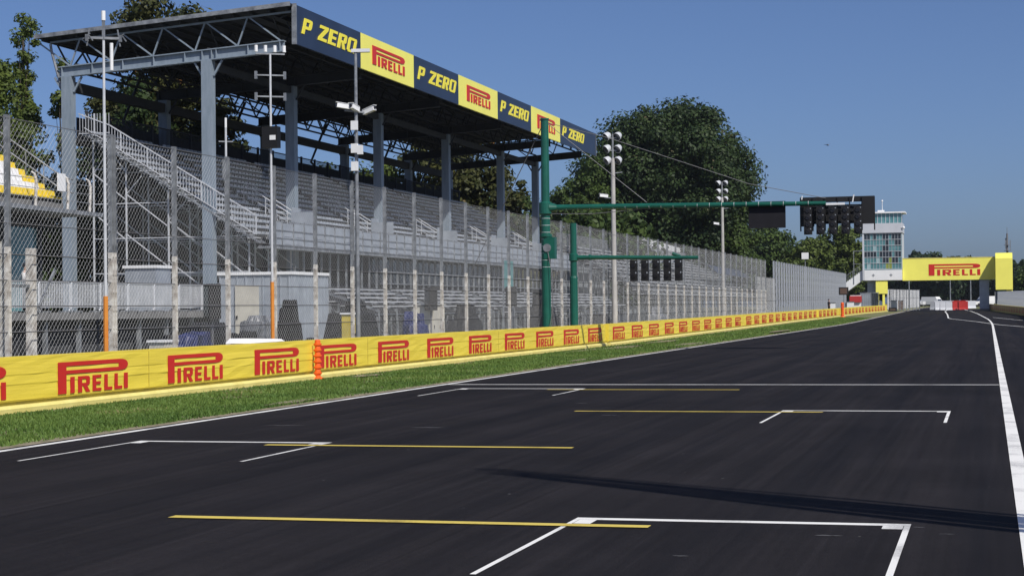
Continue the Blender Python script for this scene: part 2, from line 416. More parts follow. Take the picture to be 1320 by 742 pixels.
for (x, y, l, wd_) in [(-11.1, 26.5, .7, .05), (-8.6, 26.25, .6, .05), (-1.35, 14.3, .22, .03), (-.62, 14.95, .1, .02), (-2.25, 12.95, .12, .02), (-7.6, 33.2, .25, .05), (-6.3, 29.5, .3, .04), (-.4, 14.55, .12, .015)]:
    b = MB(); n = 11
    vs_ = [(x+l*i/n, y+wd_*(.3+rgs.random())*math.sin(math.pi*(i+.4)/(n+.8)), .003) for i in range(n+1)]+[(x+l*i/n, y-wd_*(.3+rgs.random())*math.sin(math.pi*(i+.4)/(n+.8)), .003) for i in range(n, -1, -1)]
    b.add(vs_, [(i, i+1, 2*n-i, 2*n+1-i) for i in range(n)]); struct(b.build('paint_smear', M['scuff']))

# grass blades (one uncountable mass)
rng = np.random.default_rng(5)
def blades(n, x0, x1, y0, y1, h, seed, zf):
    rg = np.random.default_rng(seed)
    yy = y0+(y1-y0)*rg.random(n)**1.5; xx = x0+(x1-x0)*rg.random(n)
    patch = np.sin(xx*2.1+yy*.7)+np.sin(xx*.9-yy*1.7+2)+rg.normal(0, .8, n)
    k = patch > -1.3; xx = xx[k]; yy = yy[k]; n = len(xx)
    a = rg.random(n)*6.283; wd = .006+.008*rg.random(n)+yy*.00022; hh = h*(.5+rg.random(n))
    z = np.array([zf(x, y) for x, y in zip(xx, yy)])
    lx = rg.normal(0, .35, n)*hh; ly = rg.normal(0, .35, n)*hh
    v = np.zeros((n, 3, 3)); v[:, 0] = np.stack([xx-np.cos(a)*wd, yy-np.sin(a)*wd, z], 1); v[:, 1] = np.stack([xx+np.cos(a)*wd, yy+np.sin(a)*wd, z], 1)
    v[:, 2] = np.stack([xx+lx, yy+ly, z+hh], 1)
    return v.reshape(-1, 3)
def npmesh(name, v, k, m):
    n = len(v)//k; me = bpy.data.meshes.new(name); me.vertices.add(len(v)); me.vertices.foreach_set('co', v.astype(np.float32).ravel())
    me.loops.add(n*k); me.loops.foreach_set('vertex_index', np.arange(n*k, dtype=np.int32))
    me.polygons.add(n); me.polygons.foreach_set('loop_start', np.arange(0, n*k, k, dtype=np.int32)); me.polygons.foreach_set('loop_total', np.full(n, k, np.int32))
    me.update(calc_edges=True); me.validate(); me.materials.append(m); return me
def zlerp(x, y):
    t = min(1, max(0, (x+17.4)/4.6)); return zv(y)*(1-t)+zg(y)*t
gv = np.concatenate([blades(30000, -16.75, -12.95, 20, 34, .05, 7, zlerp), blades(80000, -16.75, -12.95, 26, 75, .05, 1, zlerp), blades(50000, -16.75, -12.95, 60, 210, .06, 2, zlerp)])
go = bpy.data.objects.new('grass', npmesh('grass', gv, 3, F['grass'])); COL.objects.link(go); go['kind'] = 'stuff'; go['label'] = 'short mown green grass on the verge beside the track'
gv = np.concatenate([blades(30000, -24, -17.7, 30, 140, .12, 3, lambda x, y: zv(y))])
go = bpy.data.objects.new('grass', npmesh('grass', gv, 3, F['grass'])); COL.objects.link(go); go['kind'] = 'stuff'; go['label'] = 'patchy rough grass behind the catch fence'

# ------------------------------------------------------------------ lettering (unit boxes, convex pieces)
def R_(x0, y0, x1, y1): return [(x0, y0), (x1, y0), (x1, y1), (x0, y1)]
def L_I(): return [R_(0, 0, 1, 1)], .055
def scale_poly(ps, x0, y0, w_, h): return [[(x0+x*w_, y0+y*h) for x, y in p] for p in ps]
LET = {
 'I': [R_(0, 0, 1, 1)],
 'L': [R_(0, .19, .42, 1), R_(0, 0, 1, .19)],
 'E': [R_(0, 0, .40, 1), R_(.40, 0, 1, .18), R_(.40, .41, .92, .59), R_(.40, .82, 1, 1)],
 'R': [R_(0, 0, .34, 1), R_(.34, .82, .80, 1), R_(.34, .40, .80, .57), [(.80, .40), (.90, .42), (1, .52), (1, .88), (.92, .98), (.80, 1)][::1],
       [(.42, .40), (.66, 0), (1.02, 0), (.76, .40)]],
 'P': [R_(0, 0, .30, 1), R_(.30, .80, .78, 1), R_(.30, .34, .78, .53), [(.78, .34), (.92, .38), (1, .50), (1, .86), (.93, .97), (.78, 1)]],
 'Z': [R_(0, .80, 1, 1), R_(0, 0, 1, .20), [(0, .20), (.42, .20), (1, .80), (.58, .80)]],
 'O': [R_(0, .12, .27, .88), R_(.73, .12, 1, .88), [(0, .12), (.1, 0), (.27, 0), (.27, .12)], [(0, .88), (.27, .88), (.27, 1), (.1, 1)],
       R_(.27, 0, .73, .17), R_(.27, .83, .73, 1), [(.73, .0), (.9, 0), (1, .12), (.73, .12)], [(.73, .88), (1, .88), (.9, 1), (.73, 1)]],
}
# the R bowl: carve by pieces
LET['R'][3] = [(.80, .40), (.92, .42), (1, .52), (1, .88), (.92, .98), (.80, 1)]
LET['R'] = [R_(0, 0, .34, 1), R_(.34, .82, .70, 1), R_(.34, .40, .70, .57), [(.70, .40), (.92, .42), (1, .52), (1, .88), (.92, .98), (.70, 1)], [(.42, .40), (.66, 0), (1.02, 0), (.76, .40)]]
LET['P'] = [R_(0, 0, .30, 1), R_(.30, .80, .70, 1), R_(.30, .34, .70, .53), [(.70, .34), (.92, .38), (1, .50), (1, .86), (.93, .97), (.70, 1)]]
def pirelli_polys():
    P = [R_(0, 0, .112, 1), R_(.112, .865, .86, 1), R_(.112, .62, .86, .735)]
    arc = [(.86+.14*math.sin(math.pi*k/10)**.7 if 0 < k < 10 else .86, .81-.19*math.cos(math.pi*k/10)) for k in range(11)]
    P.append(arc)
    for ch, x, w_ in (('I', .165, .058), ('R', .27, .165), ('E', .475, .125), ('L', .645, .115), ('L', .795, .115), ('I', .938, .058)):
        P += scale_poly(LET[ch], x, 0, w_, .52)
    return P
def pzero_polys():
    P = []; x = 0
    for ch, w_, gap in (('P', .145, .14), ('Z', .15, .03), ('E', .14, .035), ('R', .15, .035), ('O', .16, 0)):
        P += scale_poly(LET[ch], x, 0, w_, 1); x += w_+gap
    return [[(a/x+b_*.055, b_) for a, b_ in p] for p in P]
def letters_mesh(name, polys, W, H, th, m, parent=None, frame='YZ'):
    # lettering reads left to right along +Y (frame YZ, facing +X) or along +X (frame XZ, facing -Y)
    b = MB()
    for p in polys:
        n = len(p); F_ = []; B_ = []
        for x, y in p:
            if frame == 'YZ': F_.append((th, x*W, y*H)); B_.append((0, x*W, y*H))
            else: F_.append((x*W, -th, y*H)); B_.append((x*W, 0, y*H))
        b.add(F_+B_, [tuple(range(n)), tuple(range(2*n-1, n-1, -1))]+[(i, (i+1) % n, (i+1) % n+n, i+n) for i in range(n)])
    return b.build(name, m, parent)

# ------------------------------------------------------------------ advertising barriers
def pathpt(path, s):
    for (a, c) in zip(path, path[1:]):
        l = math.dist(a[:2], c[:2])
        if s <= l:
            t = s/l; return [a[i]+(c[i]-a[i])*t for i in range(3)], math.atan2(c[1]-a[1], c[0]-a[0])
        s -= l
    return None, None
logo_src = {}
def barrier(path, label, s0, pitch=4.7, W=2.85, H=.60, zb=.27, face=None, foot=True, logos=True, height=1.02, side=1, seed=0):
    th = thing('advertising_barrier', label, 'barrier', path[0], 0, 'advertising barriers along the track')
    o0 = Vector(path[0]); P = [tuple(Vector(p)-o0) for p in path]
    rg = random.Random(seed)
    tot = sum(math.dist(a[:2], c[:2]) for a, c in zip(P, P[1:]))
    n = max(2, int(tot/.6)); fine = [pathpt(P, min(tot*.99999, tot*i/n))[0] for i in range(n+1)]
    step = .6
    # wrapped banner with soft creases
    b = MB(); hs = [.21, .24, .34, .50, .53, .68, .71, .84, .95, 1.0, height]
    for i, p in enumerate(fine):
        _, ang = pathpt(P, min(tot*.999, tot*i/n)); lat = Vector((math.sin(ang), -math.cos(ang), 0))*side
        for j, h in enumerate(hs):
            off = (-.02 if j == 0 else .0)+(.0 if j in (0, 9, 10) else rg.uniform(-.008, .006))+(.007 if j in (4, 6) else 0)
            hh = h+(rg.uniform(-.006, .006) if j else 0)
            b.v.append(tuple(Vector(p)+lat*off+Vector((0, 0, hh))))
        b.v.append(tuple(Vector(p)-lat*.5+Vector((0, 0, height-.01)))); b.v.append(tuple(Vector(p)-lat*.52+Vector((0, 0, .15))))
    m_ = len(hs)+2
    for i in range(n):
        for j in range(m_-1):
            a = i*m_+j; b.f.append((a, a+1, a+1+m_, a+m_))
    b.f.append(tuple(range(m_))); b.f.append(tuple(n*m_+j for j in range(m_)))
    b.build('banner', face or M['yellow'], th, smooth=False)
    MB().sweep([(side*-.06, 0), (side*-.45, 0), (side*-.45, .24), (side*-.06, .24)], P).build('barrier_body', M['yellow_dull'], th)
    if foot: MB().sweep([(side*.02, .01), (side*.10, .01), (side*.11, .10), (side*.06, .15), (side*-.05, .15), (side*-.05, .01)], P).build('foot_rail', M['yellow_pale'], th)
    if seed in (1, 2):
        q = s0+W+.95
        while q < tot-.3:
            p, ang = pathpt(P, q); lat = Vector((math.sin(ang), -math.cos(ang), 0))*side
            o = MB().box(-.002, .0015, 0, .018, .25, .99).build('seam', M['yellow_dull'], th); o.location = Vector(p)+lat*.0085; q += 2*pitch if seed == 1 else 3*pitch
    if logos:
        key = (W, H, side)
        s = s0
        while s+W < tot-.1:
            p, ang = pathpt(P, s)
            lat = Vector((math.sin(ang), -math.cos(ang), 0))*side
            if key not in logo_src:
                o = letters_mesh('lettering', pirelli_polys(), W, H, .004, M['red'], th); logo_src[key] = o
            else: o = inst(logo_src[key], th)
            rz = ang-math.pi/2
            pos = Vector(p)+lat*.0125+Vector((0, 0, zb))
            if side < 0: rz += math.pi; q, _ = pathpt(P, min(tot*.999, s+W)); pos = Vector(q)+lat*.0125+Vector((0, 0, zb))
            o.location = pos; o.rotation_euler = (0, 0, rz)
            s += pitch
    return th
def bp(x, y): return (x, y, zv(y))
barrier([bp(-17.0, 11.0), bp(-17.0, 43.85)], 'nearest yellow barrier with red lettering, ending at the orange ribbed marker', .78+4.7*0+.0, seed=1)
barrier([bp(-17.1, 43.95), bp(-17.1, 81.2)], 'long yellow barrier starting behind the orange ribbed marker and ending below the green gantry poles', 44.57-43.95, seed=2)
barrier([bp(-17.0, 81.5), bp(-17.02, 86.0)], 'short yellow barrier section with one logo between two dark slits', .9, seed=3)
barrier([bp(-17.1, 86.4), bp(-17.1, 130)], 'yellow barrier running away right after the short single logo section', 1.1, seed=4)
barrier([bp(-17.1, 130.1), bp(-17.1, 165), bp(-17.05, 186)], 'yellow barrier section further off beside the small open stand', .9, seed=5)
barrier([bp(-16.9, 186.2), bp(-16.9, 213)], 'distant yellow barrier section before the far orange marker', .9, seed=6)
barrier([bp(-16.9, 214.5), bp(-16.3, 245), bp(-15.2, 284)], 'distant yellow barrier section bending towards the track below the glass tower', .9, seed=7)
barrier([(-17.2, 322, .8), (-15.5, 356, .95)], 'farthest yellow barrier beyond the bridge on the left of the track', .9, face=M['yellow_dull'], seed=8)
barrier([(3.9, 150, 0.0), (3.95, 216, .255), (1.5, 262, .485), (-1.2, 312, .735)], 'dull shaded yellow barrier on the right below the pit fence', .9, face=M['yellow_dull'], foot=False, side=-1, seed=9)  # shade on this face is put into the duller yellow

# orange ribbed markers at barrier joints
def marker(loc, label, h=1.04, r=.10):
    th = thing('ribbed_marker', label, 'marker', loc, 0, 'orange markers at the barrier joints')
    prof = []
    n = 7
    for i in range(n):
        z = h*i/n; prof += [(r*1.05, z+.005), (r*1.1, z+.04), (r*.78, z+.055), (r*.72, z+h/n-.02)]
    prof += [(r*.5, h)]
    MB().lathe((0, 0, 0), prof, 14).build('ribbed_tube', M['orange'], th)
    MB().lathe((0, 0, 0), [(r*1.7, 0), (r*1.6, .04), (r*1.1, .07)], 14).build('base', M['orange'], th)
marker((-16.86, 43.82, zv(44)), 'orange ribbed marker in front of the joint of the two nearest barriers')
marker((-16.6, 213.7, zv(213)), 'distant orange ribbed marker at the joint before the glass tower', 1.7, .22)
tag(MB().hexa([(-17.8, 40.1, 1.03), (-17.15, 40.1, 1.03), (-17.15, 42.3, 1.04), (-17.8, 42.3, 1.04), (-17.75, 40.25, 1.15), (-17.25, 40.2, 1.15), (-17.25, 42.3, 1.10), (-17.75, 42.3, 1.10)]).build('sign_board', M['white'], None),
    'white board lying on top of the nearest barrier just before its end', 'board')

# ------------------------------------------------------------------ catch fences
def mesh_bay(L, z0, z1, p, r, zc=None):
    b = MB(); H = z1-z0
    for sgn in (1, -1):
        k = -H if sgn > 0 else 0
        s = k
        while s < (L if sgn > 0 else L+H):
            # line y = s + t*sgn, z = z0 + t
            t0 = 0; t1 = H
            if sgn > 0: t0 = max(0, -s); t1 = min(H, L-s)
            else: t0 = max(0, s-L); t1 = min(H, s)
            if t1-t0 > .02:
                a = (0.004*sgn, s+t0*sgn, z0+t0); c = (0.004*sgn, s+t1*sgn, z0+t1)
                b.tube([a, c], r, 3, False)
            s += p
    return b
def catch_fence(path, bay, h, hw, p, r, label, cat='fence', concrete=True, z0=.1, pw=.095, pm='galv'):
    th = thing('catch_fence', label, cat, path[0]); o0 = Vector(path[0]); P = [tuple(Vector(q)-o0) for q in path]
    tot = sum(math.dist(a[:2], c[:2]) for a, c in zip(P, P[1:])); n = int(round(tot/bay))
    lo = MB().box(-.048, .048, -.05, .05, -.3, hw) if concrete else None
    if concrete:
        rg = random.Random(1)
        for k in range(8): z = .3+k*(hw-.4)/7; lo.box(.049, .06, -.03, .03, z, z+.05)
    hi = MB(); z_ = hw+.0 if concrete else 0
    q_ = pw/2; hi.box(-q_, q_, -q_, -q_+.012, z_, h).box(-q_, q_, q_-.012, q_, z_, h).box(-.008, .008, -q_+.012, q_-.012, z_, h)
    mb = mesh_bay(tot/n, z0, h-.06, p, r)
    for z in ([1.45, 1.95, 2.45, 2.95, 3.55, h-.06] if concrete else [2., h-.06]):
        MB().tube([(q[0]+.02, q[1], q[2]+z) for q in P], .011 if z < 3.2 else .008, 4, False).build('cable', M['cable'], th)
    A = B = C_ = D = None
    for i in range(n+1):
        q, ang = pathpt(P, min(tot*.99999, i*tot/n)); rz = ang-math.pi/2
        if concrete:
            if A is None: A = lo.build('post_foot', M['conc'], th)
            else: A_ = inst(A, th)
            o = A if i == 0 else A_
            o.location = q; o.rotation_euler = (0, 0, rz)
        if B is None: B = hi.build('post', M[pm], th); o = B
        else: o = inst(B, th)
        o.location = q; o.rotation_euler = (0, 0, rz)
        if i < n:
            if C_ is None: C_ = mb.build('wire_mesh', M['wire'], th, recalc=False); o = C_
            else: o = inst(C_, th)
            o.location = q; o.rotation_euler = (0, 0, rz)
    return th
catch_fence([(-18.2, 35.2, .0), (-18.2, 152.2, .0)], 3.0, 5.63, 3.09, .145, .0020, 'tall wire catch fence with white concrete post feet in front of the roofed grandstand')
catch_fence([(-18.2, 22.45, .0), (-18.2, 35.08, .0)], 4.21, 5.63, 3.09, .145, .0020, 'wider nearest bays of the wire catch fence at the left edge of the picture')
catch_fence([(-19.6, 157, .2), (-19.8, 173, .25)], 4.0, 4.2, 2, .22, .005, 'low wire fence bay between the two tall catch fences', concrete=False)
catch_fence([(-20.0, 174, .28), (-20.0, 264, .5)], 2.3, 5.8, 2, .7, .006, 'tall close posted fence further on before the glass tower', concrete=False, pw=.16, pm='bench')
catch_fence([(4.6, 150, .1), (4.65, 217, .3), (2.3, 263, .5), (1.0, 290, .65)], 1.6, 2.9, 2, .9, .005, 'grey pit wall fence on the right in front of the yellow bridge tower', concrete=False, pw=.12, pm='bench')
catch_fence([(-15.2, 292, .65), (-10.9, 300, .7)], 1.0, 3.4, 2, .4, .007, 'grey fence under the left end of the yellow bridge', concrete=False, pw=.09, pm='bench')
catch_fence([(-16.6, 310, .75), (-13.6, 372, 1.0)], 3.4, 3.6, 2, .25, .010, 'far grey fence beyond the yellow bridge on the left', concrete=False)
# gate frame in the fence near left
th = thing('gate_frame', 'braced steel gate frame behind the fence at the far left', 'gate', (-18.38, 31.0, 0))
for y in (0, .0+1.05): MB().box(-.07, .07, y-.09, y+.09, 0, 3.1 if y else 3.2).build('upright', M['conc'], th)
b = MB()
for z in (.95, 2.35): b.bar((0, .09, z), (0, .96, z), .06)
b.parts('crossbar', M['galv'], th)
b = MB(); b.bar((.0, -.1, .95), (-.0, -.75, .2), .05).bar((0, -.1, 2.9), (0, -1.6, 2.1), .04).bar((0, 1.15, 1.7), (0, 2.0, 2.7), .04).bar((0, 1.15, .9), (0, 1.7, .1), .04)
b.parts('brace', M['galv'], th)
for (y, z0_, z1_, l) in ((34.15, .3, 2.15, 'orange sleeve around the foot of the leftmost antenna mast'), (43.2, .3, 2.55, 'orange sleeve around the foot of the mast with three crossarms')):
    b = MB(); b.tube([(0, 0, z0_), (0, 0, z1_)], .052, 8)
    o = b.build('pole_sleeve', M['orange_post'], None); o.location = (-17.85, y, 0); tag(o, l, 'sleeve', 'orange sleeves on mast feet')

# ------------------------------------------------------------------ main grandstand
GS = thing('grandstand', 'large roofed grandstand with yellow and navy advertising along its roof edge', 'grandstand', (-38, 81.6, 0))
def G(p): return (p[0]+38, p[1]-81.6, p[2])
GX, GY = 38, -81.6
class GB(MB):
    def build(s, name, m, parent=GS, **k):
        s.v = [(x+GX, y+GY, z) for x, y, z in s.v]; return super().build(name, m, parent, **k)
    def parts(s, name, m, parent=GS):
        s.v = [(x+GX, y+GY, z) for x, y, z in s.v]; return MB.parts(s, name, m, parent)
colY = [81.6, 92.5, 107.1, 121.7, 136.4, 147.6]
def zroof(X): return 15.74+(X+46.1)*(16.68-15.74)/13.8          # top of roof
def zbeam(X): return 13.64+(X+44.8)*(14.39-13.64)/11.9          # underside of frame beam
for X in (-37, -44.62):
    for i, y in enumerate(colY):
        b = GB(); hw_ = .26
        b.box(X-hw_, X+hw_, y-hw_, y+hw_, .3, zbeam(X)); b.build('column', M['column'])
for i, y in enumerate(colY):
    b = GB()   # I beam
    xa, xb = -45.1, -32.95
    for zz, ww, hh in ((0, .36, .05), (.50, .36, .05)):
        b.hexa([(xa, y-ww/2, zbeam(xa)+zz), (xb, y-ww/2, zbeam(xb)+zz), (xb, y+ww/2, zbeam(xb)+zz), (xa, y+ww/2, zbeam(xa)+zz),
                (xa, y-ww/2, zbeam(xa)+zz+hh), (xb, y-ww/2, zbeam(xb)+zz+hh), (xb, y+ww/2, zbeam(xb)+zz+hh), (xa, y+ww/2, zbeam(xa)+zz+hh)])
    b.hexa([(xa, y-.02, zbeam(xa)+.05), (xb, y-.02, zbeam(xb)+.05), (xb, y+.02, zbeam(xb)+.05), (xa, y+.02, zbeam(xa)+.05),
            (xa, y-.02, zbeam(xa)+.5), (xb, y-.02, zbeam(xb)+.5), (xb, y+.02, zbeam(xb)+.5), (xa, y+.02, zbeam(xa)+.5)])
    for k in range(8):
        x = -44.9+k*1.68; b.box(x-.02, x+.02, y-.17, y+.17, zbeam(x)+.05, zbeam(x)+.5)
    for x in (-37.25, -36.75): b.box(x-.02, x+.02, y-.17, y+.17, zbeam(x)+.05, zbeam(x)+.5)
    b.build('roof_beam', M['column'] if i == 0 else M['roofshade'])  # sunlit end frame; inner frames get their shade from a darker colour
    b = GB()   # truss over beam
    for k in range(6):
        xb0 = -44.5+2.27*k
        for sx in (-1, 1):
            xt = xb0+(.55 if sx > 0 else -.0)+sx*(.0 if sx > 0 else 1.7)
            if xt > -33.1: continue
            b.bar((xb0, y, zbeam(xb0)+.55), (xt, y, zroof(xt)-.32), .07)
    b.bar((-45.6, y, zroof(-45.6)-.34), (-32.6, y, zroof(-32.6)-.34), .09)
    b.build('roof_truss', M['column'] if i == 0 else M['roofshade'])
    for X in (-37, -44.62):
        b = GB()
        for s_ in (-1, 1): b.bar((X+s_*.3, y, zbeam(X)-.75), (X+s_*.75, y, zbeam(X)+.0), .09)
        b.parts('knee_brace', M['column'] if i == 0 else M['roofshade'])
# longitudinal trusses between frames
for X in (-45.3, -44.2, -42.6, -40.8, -37, -33.6):
    b = GB(); y0, y1 = 81.6, 147.9; zb_ = zbeam(X)+.6 if X > -44 else zbeam(X)+.6; zt = zroof(X)-.35
    b.bar((X, y0, zb_), (X, y1, zb_), .10).bar((X, y0, zt), (X, y1, zt), .10)
    n = 44
    for k in range(n):
        ya = y0+(y1-y0)*k/n; yb = y0+(y1-y0)*(k+1)/n
        b.bar((X, ya, zb_ if k % 2 else zt), (X, yb, zt if k % 2 else zb_), .07)
        if k % 2 == 0: b.bar((X, ya, zt), (X+1.2, ya+.75, zt), .05)
    b.build('roof_lattice', M['roofshade'])
b = GB(); b.box(-44.78, -44.46, 81.8, 147.6, 12.95, 13.45); b.build('rear_beam', M['roofshade'])
b = GB(); b.box(-37.12, -36.88, 81.9, 147.6, 13.75, 14.1); b.build('front_beam', M['roofshade'])
# sweeping rear tube and the eaves strut
b = GB(); b.tube([(-45.6, 81.6, 15.35), (-45.55, 81.6, 15.0), (-44.85, 81.6, 12.6)], .07, 8); b.build('eaves_strut', M['galv'])
for y in colY[1:]:
    b = GB(); b.tube([(-46, y, 15.2), (-47.2, y, 12.5), (-44.9, y, 10.2)], .09, 6); b.build('eaves_strut', M['roofshade'])
# purlins and roof sheet
b = GB()
for k in range(15):
    x = -45.9+k*.94; b.box(x-.05, x+.05, 81.3, 148.1, zroof(x)-.28, zroof(x)-.12)
b.build('purlins', M['roofshade'])
b = GB(); xa, xb = -46.15, -32.45; n = 1
b.hexa([(xa, 81.1, zroof(xa)-.12), (xb, 81.1, zroof(xb)-.12), (xb, 148.3, zroof(xb)-.12), (xa, 148.3, zroof(xa)-.12),
        (xa, 81.1, zroof(xa)-.02), (xb, 81.1, zroof(xb)-.02), (xb, 148.3, zroof(xb)-.02), (xa, 148.3, zroof(xa)-.02)])
b.build('roof', M['roofshade'])
b = GB()
for y in (81.0,): b.hexa([(xa-.05, y, zroof(xa)-.16), (xb, y, zroof(xb)-.16), (xb, y+.09, zroof(xb)-.16), (xa-.05, y+.09, zroof(xa)-.16),
        (xa-.05, y, zroof(xa)+.04), (xb, y, zroof(xb)+.04), (xb, y+.09, zroof(xb)+.04), (xa-.05, y+.09, zroof(xa)+.04)])
b.build('roof_edge', M['galv'])
# advertising fascia
fy = [81.5, 90.75, 99.95, 109.1, 118.5, 127.8, 137.05, 150.3]
pirelli = pirelli_polys(); pzero = pzero_polys()
lsrc = {}
for i in range(7):
    ya, yb = fy[i], fy[i+1]; nv = i % 2 == 0
    b = GB(); b.box(-32.42, -32.30, ya+.01, yb-.01, 14.72, 16.62)
    f_ = b.build('fascia_panel', M['navy'] if nv else M['pyellow']); f_['label'] = 'navy panel with yellow P ZERO lettering' if nv else 'yellow panel with red PIRELLI lettering'
    k = 'z' if nv else 'p'
    if k not in lsrc: lsrc[k] = letters_mesh('lettering', pzero if nv else pirelli, 7.6 if nv else 5.6, .80 if nv else 1.02, .03, M['pz'] if nv else M['red'], f_); o = lsrc[k]
    else: o = inst(lsrc[k], f_)
    o.location = (-32.295+GX, ya+(.65 if nv else 1.85)+GY, 15.33 if nv else 15.18)
b = GB(); b.box(-32.5, -32.27, 81.4, 81.5, 14.7, 16.68); b.box(-32.5, -32.27, 150.3, 150.38, 14.7, 16.64); b.parts('fascia_trim', M['galv'])
b = GB()
for y in [82+2.3*k for k in range(30)]: b.bar((-32.45, y, 16.4), (-33.4, y, 16.1), .05).bar((-32.45, y, 14.9), (-33.0, y, 15.9), .05)
b.parts('fascia_bracket', M['roofshade'])
# seating deck
NR = 15; x0_, z0_ = -34.6, 5.35; tr = .62; ri = .372
ySt, yEn = 82.0, 149.0
b = GB()
for k in range(NR):
    x = x0_-k*tr; z = z0_+k*ri; b.box(x-tr, x, ySt, yEn, z-.10, z-.0); b.box(x-.03, x, ySt+.01, yEn-.01, z-ri-.02, z-.101)
b.build('seating_deck', M['deck'])
aisles = [89.5, 102.2, 115.5, 129.0, 141.5]
for k in range(NR):
    x = x0_-k*tr-.18; z = z0_+k*ri; b = GB(); segs = []; ya = ySt+.1
    for a in aisles+[yEn+.6]:
        segs.append((ya, a-.6)); ya = a+.6
    for (s0, s1) in segs:
        b.box(x-.15, x+.17, s0, s1, z+.22, z+.26)
        n = int((s1-s0)/.5)
        for q in range(n):
            yy = s0+(s1-s0)*(q+.5)/n
            b.box(x-.17, x-.13, yy-.20, yy+.20, z+.25, z+.40)
    b.build('seat_row', M['bench'])
for a in aisles:
    b = GB()
    for s_ in (-.58, .58):
        pts = [(x0_-.2, a+s_, z0_+.05), (x0_-.2, a+s_, z0_+1.0), (x0_-6*tr, a+s_, z0_+6*ri+1.0), (x0_-6*tr, a+s_, z0_+6*ri)]
        b.tube(pts, .03, 6)
        for q in (2, 4): b.bar((x0_-q*tr, a+s_, z0_+q*ri), (x0_-q*tr, a+s_, z0_+q*ri+1.0), .04)
        b.bar((x0_-.2, a+s_, z0_+.5), (x0_-6*tr, a+s_, z0_+6*ri+.5), .03)
    b.parts('aisle_handrail', M['pale'])
    b = GB(); b.box(-35.6, -35.55, a-.6, a+.6, 5.9, 7.25); b.box(-35.6, -34.2, a-.63, a-.6, 5.6, 7.0); b.parts('aisle_panel', M['panel'])
# front parapet panels, ribbed
b = GB(); b.box(-34.02, -33.96, 82, 149.3, 5.02, 6.16)
b.build('front_panel', M['panel'])
b = GB()
for k in range(46): y = 82+k*1.49; b.box(-33.96, -33.90, y-.03, y+.03, 4.9, 6.3)
for z in (5.0, 5.38, 5.76, 6.2): b.box(-33.955, -33.925, 82, 149.2, z, z+.05)
b.build('panel_ribs', M['galv'])
b = GB()
for k in range(45):
    y = 82.25+k*1.49; b.box(-33.958, -33.94, y+.1, y+.95, 5.12, 5.34).box(-33.958, -33.94, y+.1, y+.95, 5.5, 5.72) if k % 3 else None
b.parts('panel_board', M['bench'])
b = GB(); b.box(-34.6, -33.9, 82, 149.2, 4.86, 4.98); b.build('front_edge_beam', M['galv'])
# level below: frames, glazed hatches
b = GB()
for k in range(50):
    y = 86.5+k*1.28
    if y < 149: b.box(-34.55, -34.45, y-.045, y+.045, .2, 4.86)
for z in (3.3, 4.0): b.box(-34.5, -34.44, 100, 149, z, z+.05)
b.build('lower_frame', M['galv'])
b = GB(); b.box(-35.2, -35.1, 100, 149, 3.3, 4.84); b.build('lower_glazing', M['glassdark'])
b = GB(); b.box(-35.3, -35.2, 93, 149, .2, 3.28); b.build('lower_wall', M['deck'])
b = GB(); b.box(-43.9, -43.6, 84, 149, .2, 10.2); b.build('rear_shade_sheet', M['deck'])  # dark sheet added to stand in for the shade under the seating
# rear walkway railing
b = GB(); xr = -44.0; b.box(-45.6, -43.5, 82.2, 149, 10.45, 10.55)
for y in [82.3+.16*k for k in range(416)]: b.box(xr-.012, xr+.012, y-.012, y+.012, 10.6, 11.9)
b.box(xr-.03, xr+.03, 82.2, 149, 11.88, 11.94).box(xr-.03, xr+.03, 82.2, 149, 10.6, 10.65)
for k in range(28): y = 82.3+k*2.45; b.box(xr-.06, xr+.06, y-.06, y+.06, 10.5, 12.0)
b.build('rear_railing', M['roofshade'])
b = GB(); b.box(-45.5, -45.46, 84, 149, 10.5, 11.9); b.build('rear_screen', M['deck'])
# near end: scaffold frames, stair and side railing
def end_frame(y, name='scaffold_frame'):
    b = GB(); xs_ = [-43.5, -41.7, -39.4, -37.1, -35.1]
    for j, x in enumerate(xs_):
        zt = z0_+(x0_-x)*.6+.1; b.bar((x, y, .2), (x, y, zt), .07)
        z = 2.0
        while z < zt:
            if j+1 < len(xs_): b.bar((x, y, z), (xs_[j+1], y, z), .045) if z < z0_+(x0_-xs_[j+1])*.6 else None
            z += 1.75
        if j+1 < len(xs_):
            zt2 = z0_+(x0_-xs_[j+1])*.6
            b.bar((x, y, zt-.25), (xs_[j+1], y, zt2-.25), .06)
            b.bar((x, y, zt-2.0), (xs_[j+1], y, zt2-2.2), .05); b.bar((x, y, zt-4.), (xs_[j+1], y, zt2-4.2), .05) if zt2 > 5 else None
            b.bar((x, y, zt-2.0), (x-(x-xs_[j+1])*.5, y, zt-.8), .04); b.bar((xs_[j+1], y, zt-2.0), (x-(x-xs_[j+1])*.5, y, zt-.8), .04)
    b.build(name, M['pale'])
for y in (82.05, 84.5, 87.5, 90.5): end_frame(y)
b = GB()
nst = 18
for k in range(nst):
    x = -34.4-k*.52; z = 5.35+k*.312
    b.box(x-.5, x-.02, 81.35, 81.95, z, z+.04)
b.build('stair_treads', M['pale'])
b = GB(); b.bar((-34.2, 81.36, 5.1), (-43.6, 81.36, 10.75), .05, .09).bar((-34.2, 81.95, 5.1), (-43.6, 81.95, 10.75), .05, .09); b.build('stair_stringer', M['galv'])
b = GB()
def raily(x): return 5.42+( -34.4-x)*.6
x = -34.4
b.bar((-34.4, 81.3, raily(-34.4)+1.02), (-42.2, 81.3, raily(-42.2)+1.02), .055).bar((-42.2, 81.3, raily(-42.2)+1.02), (-43.9, 81.3, 11.75), .055)
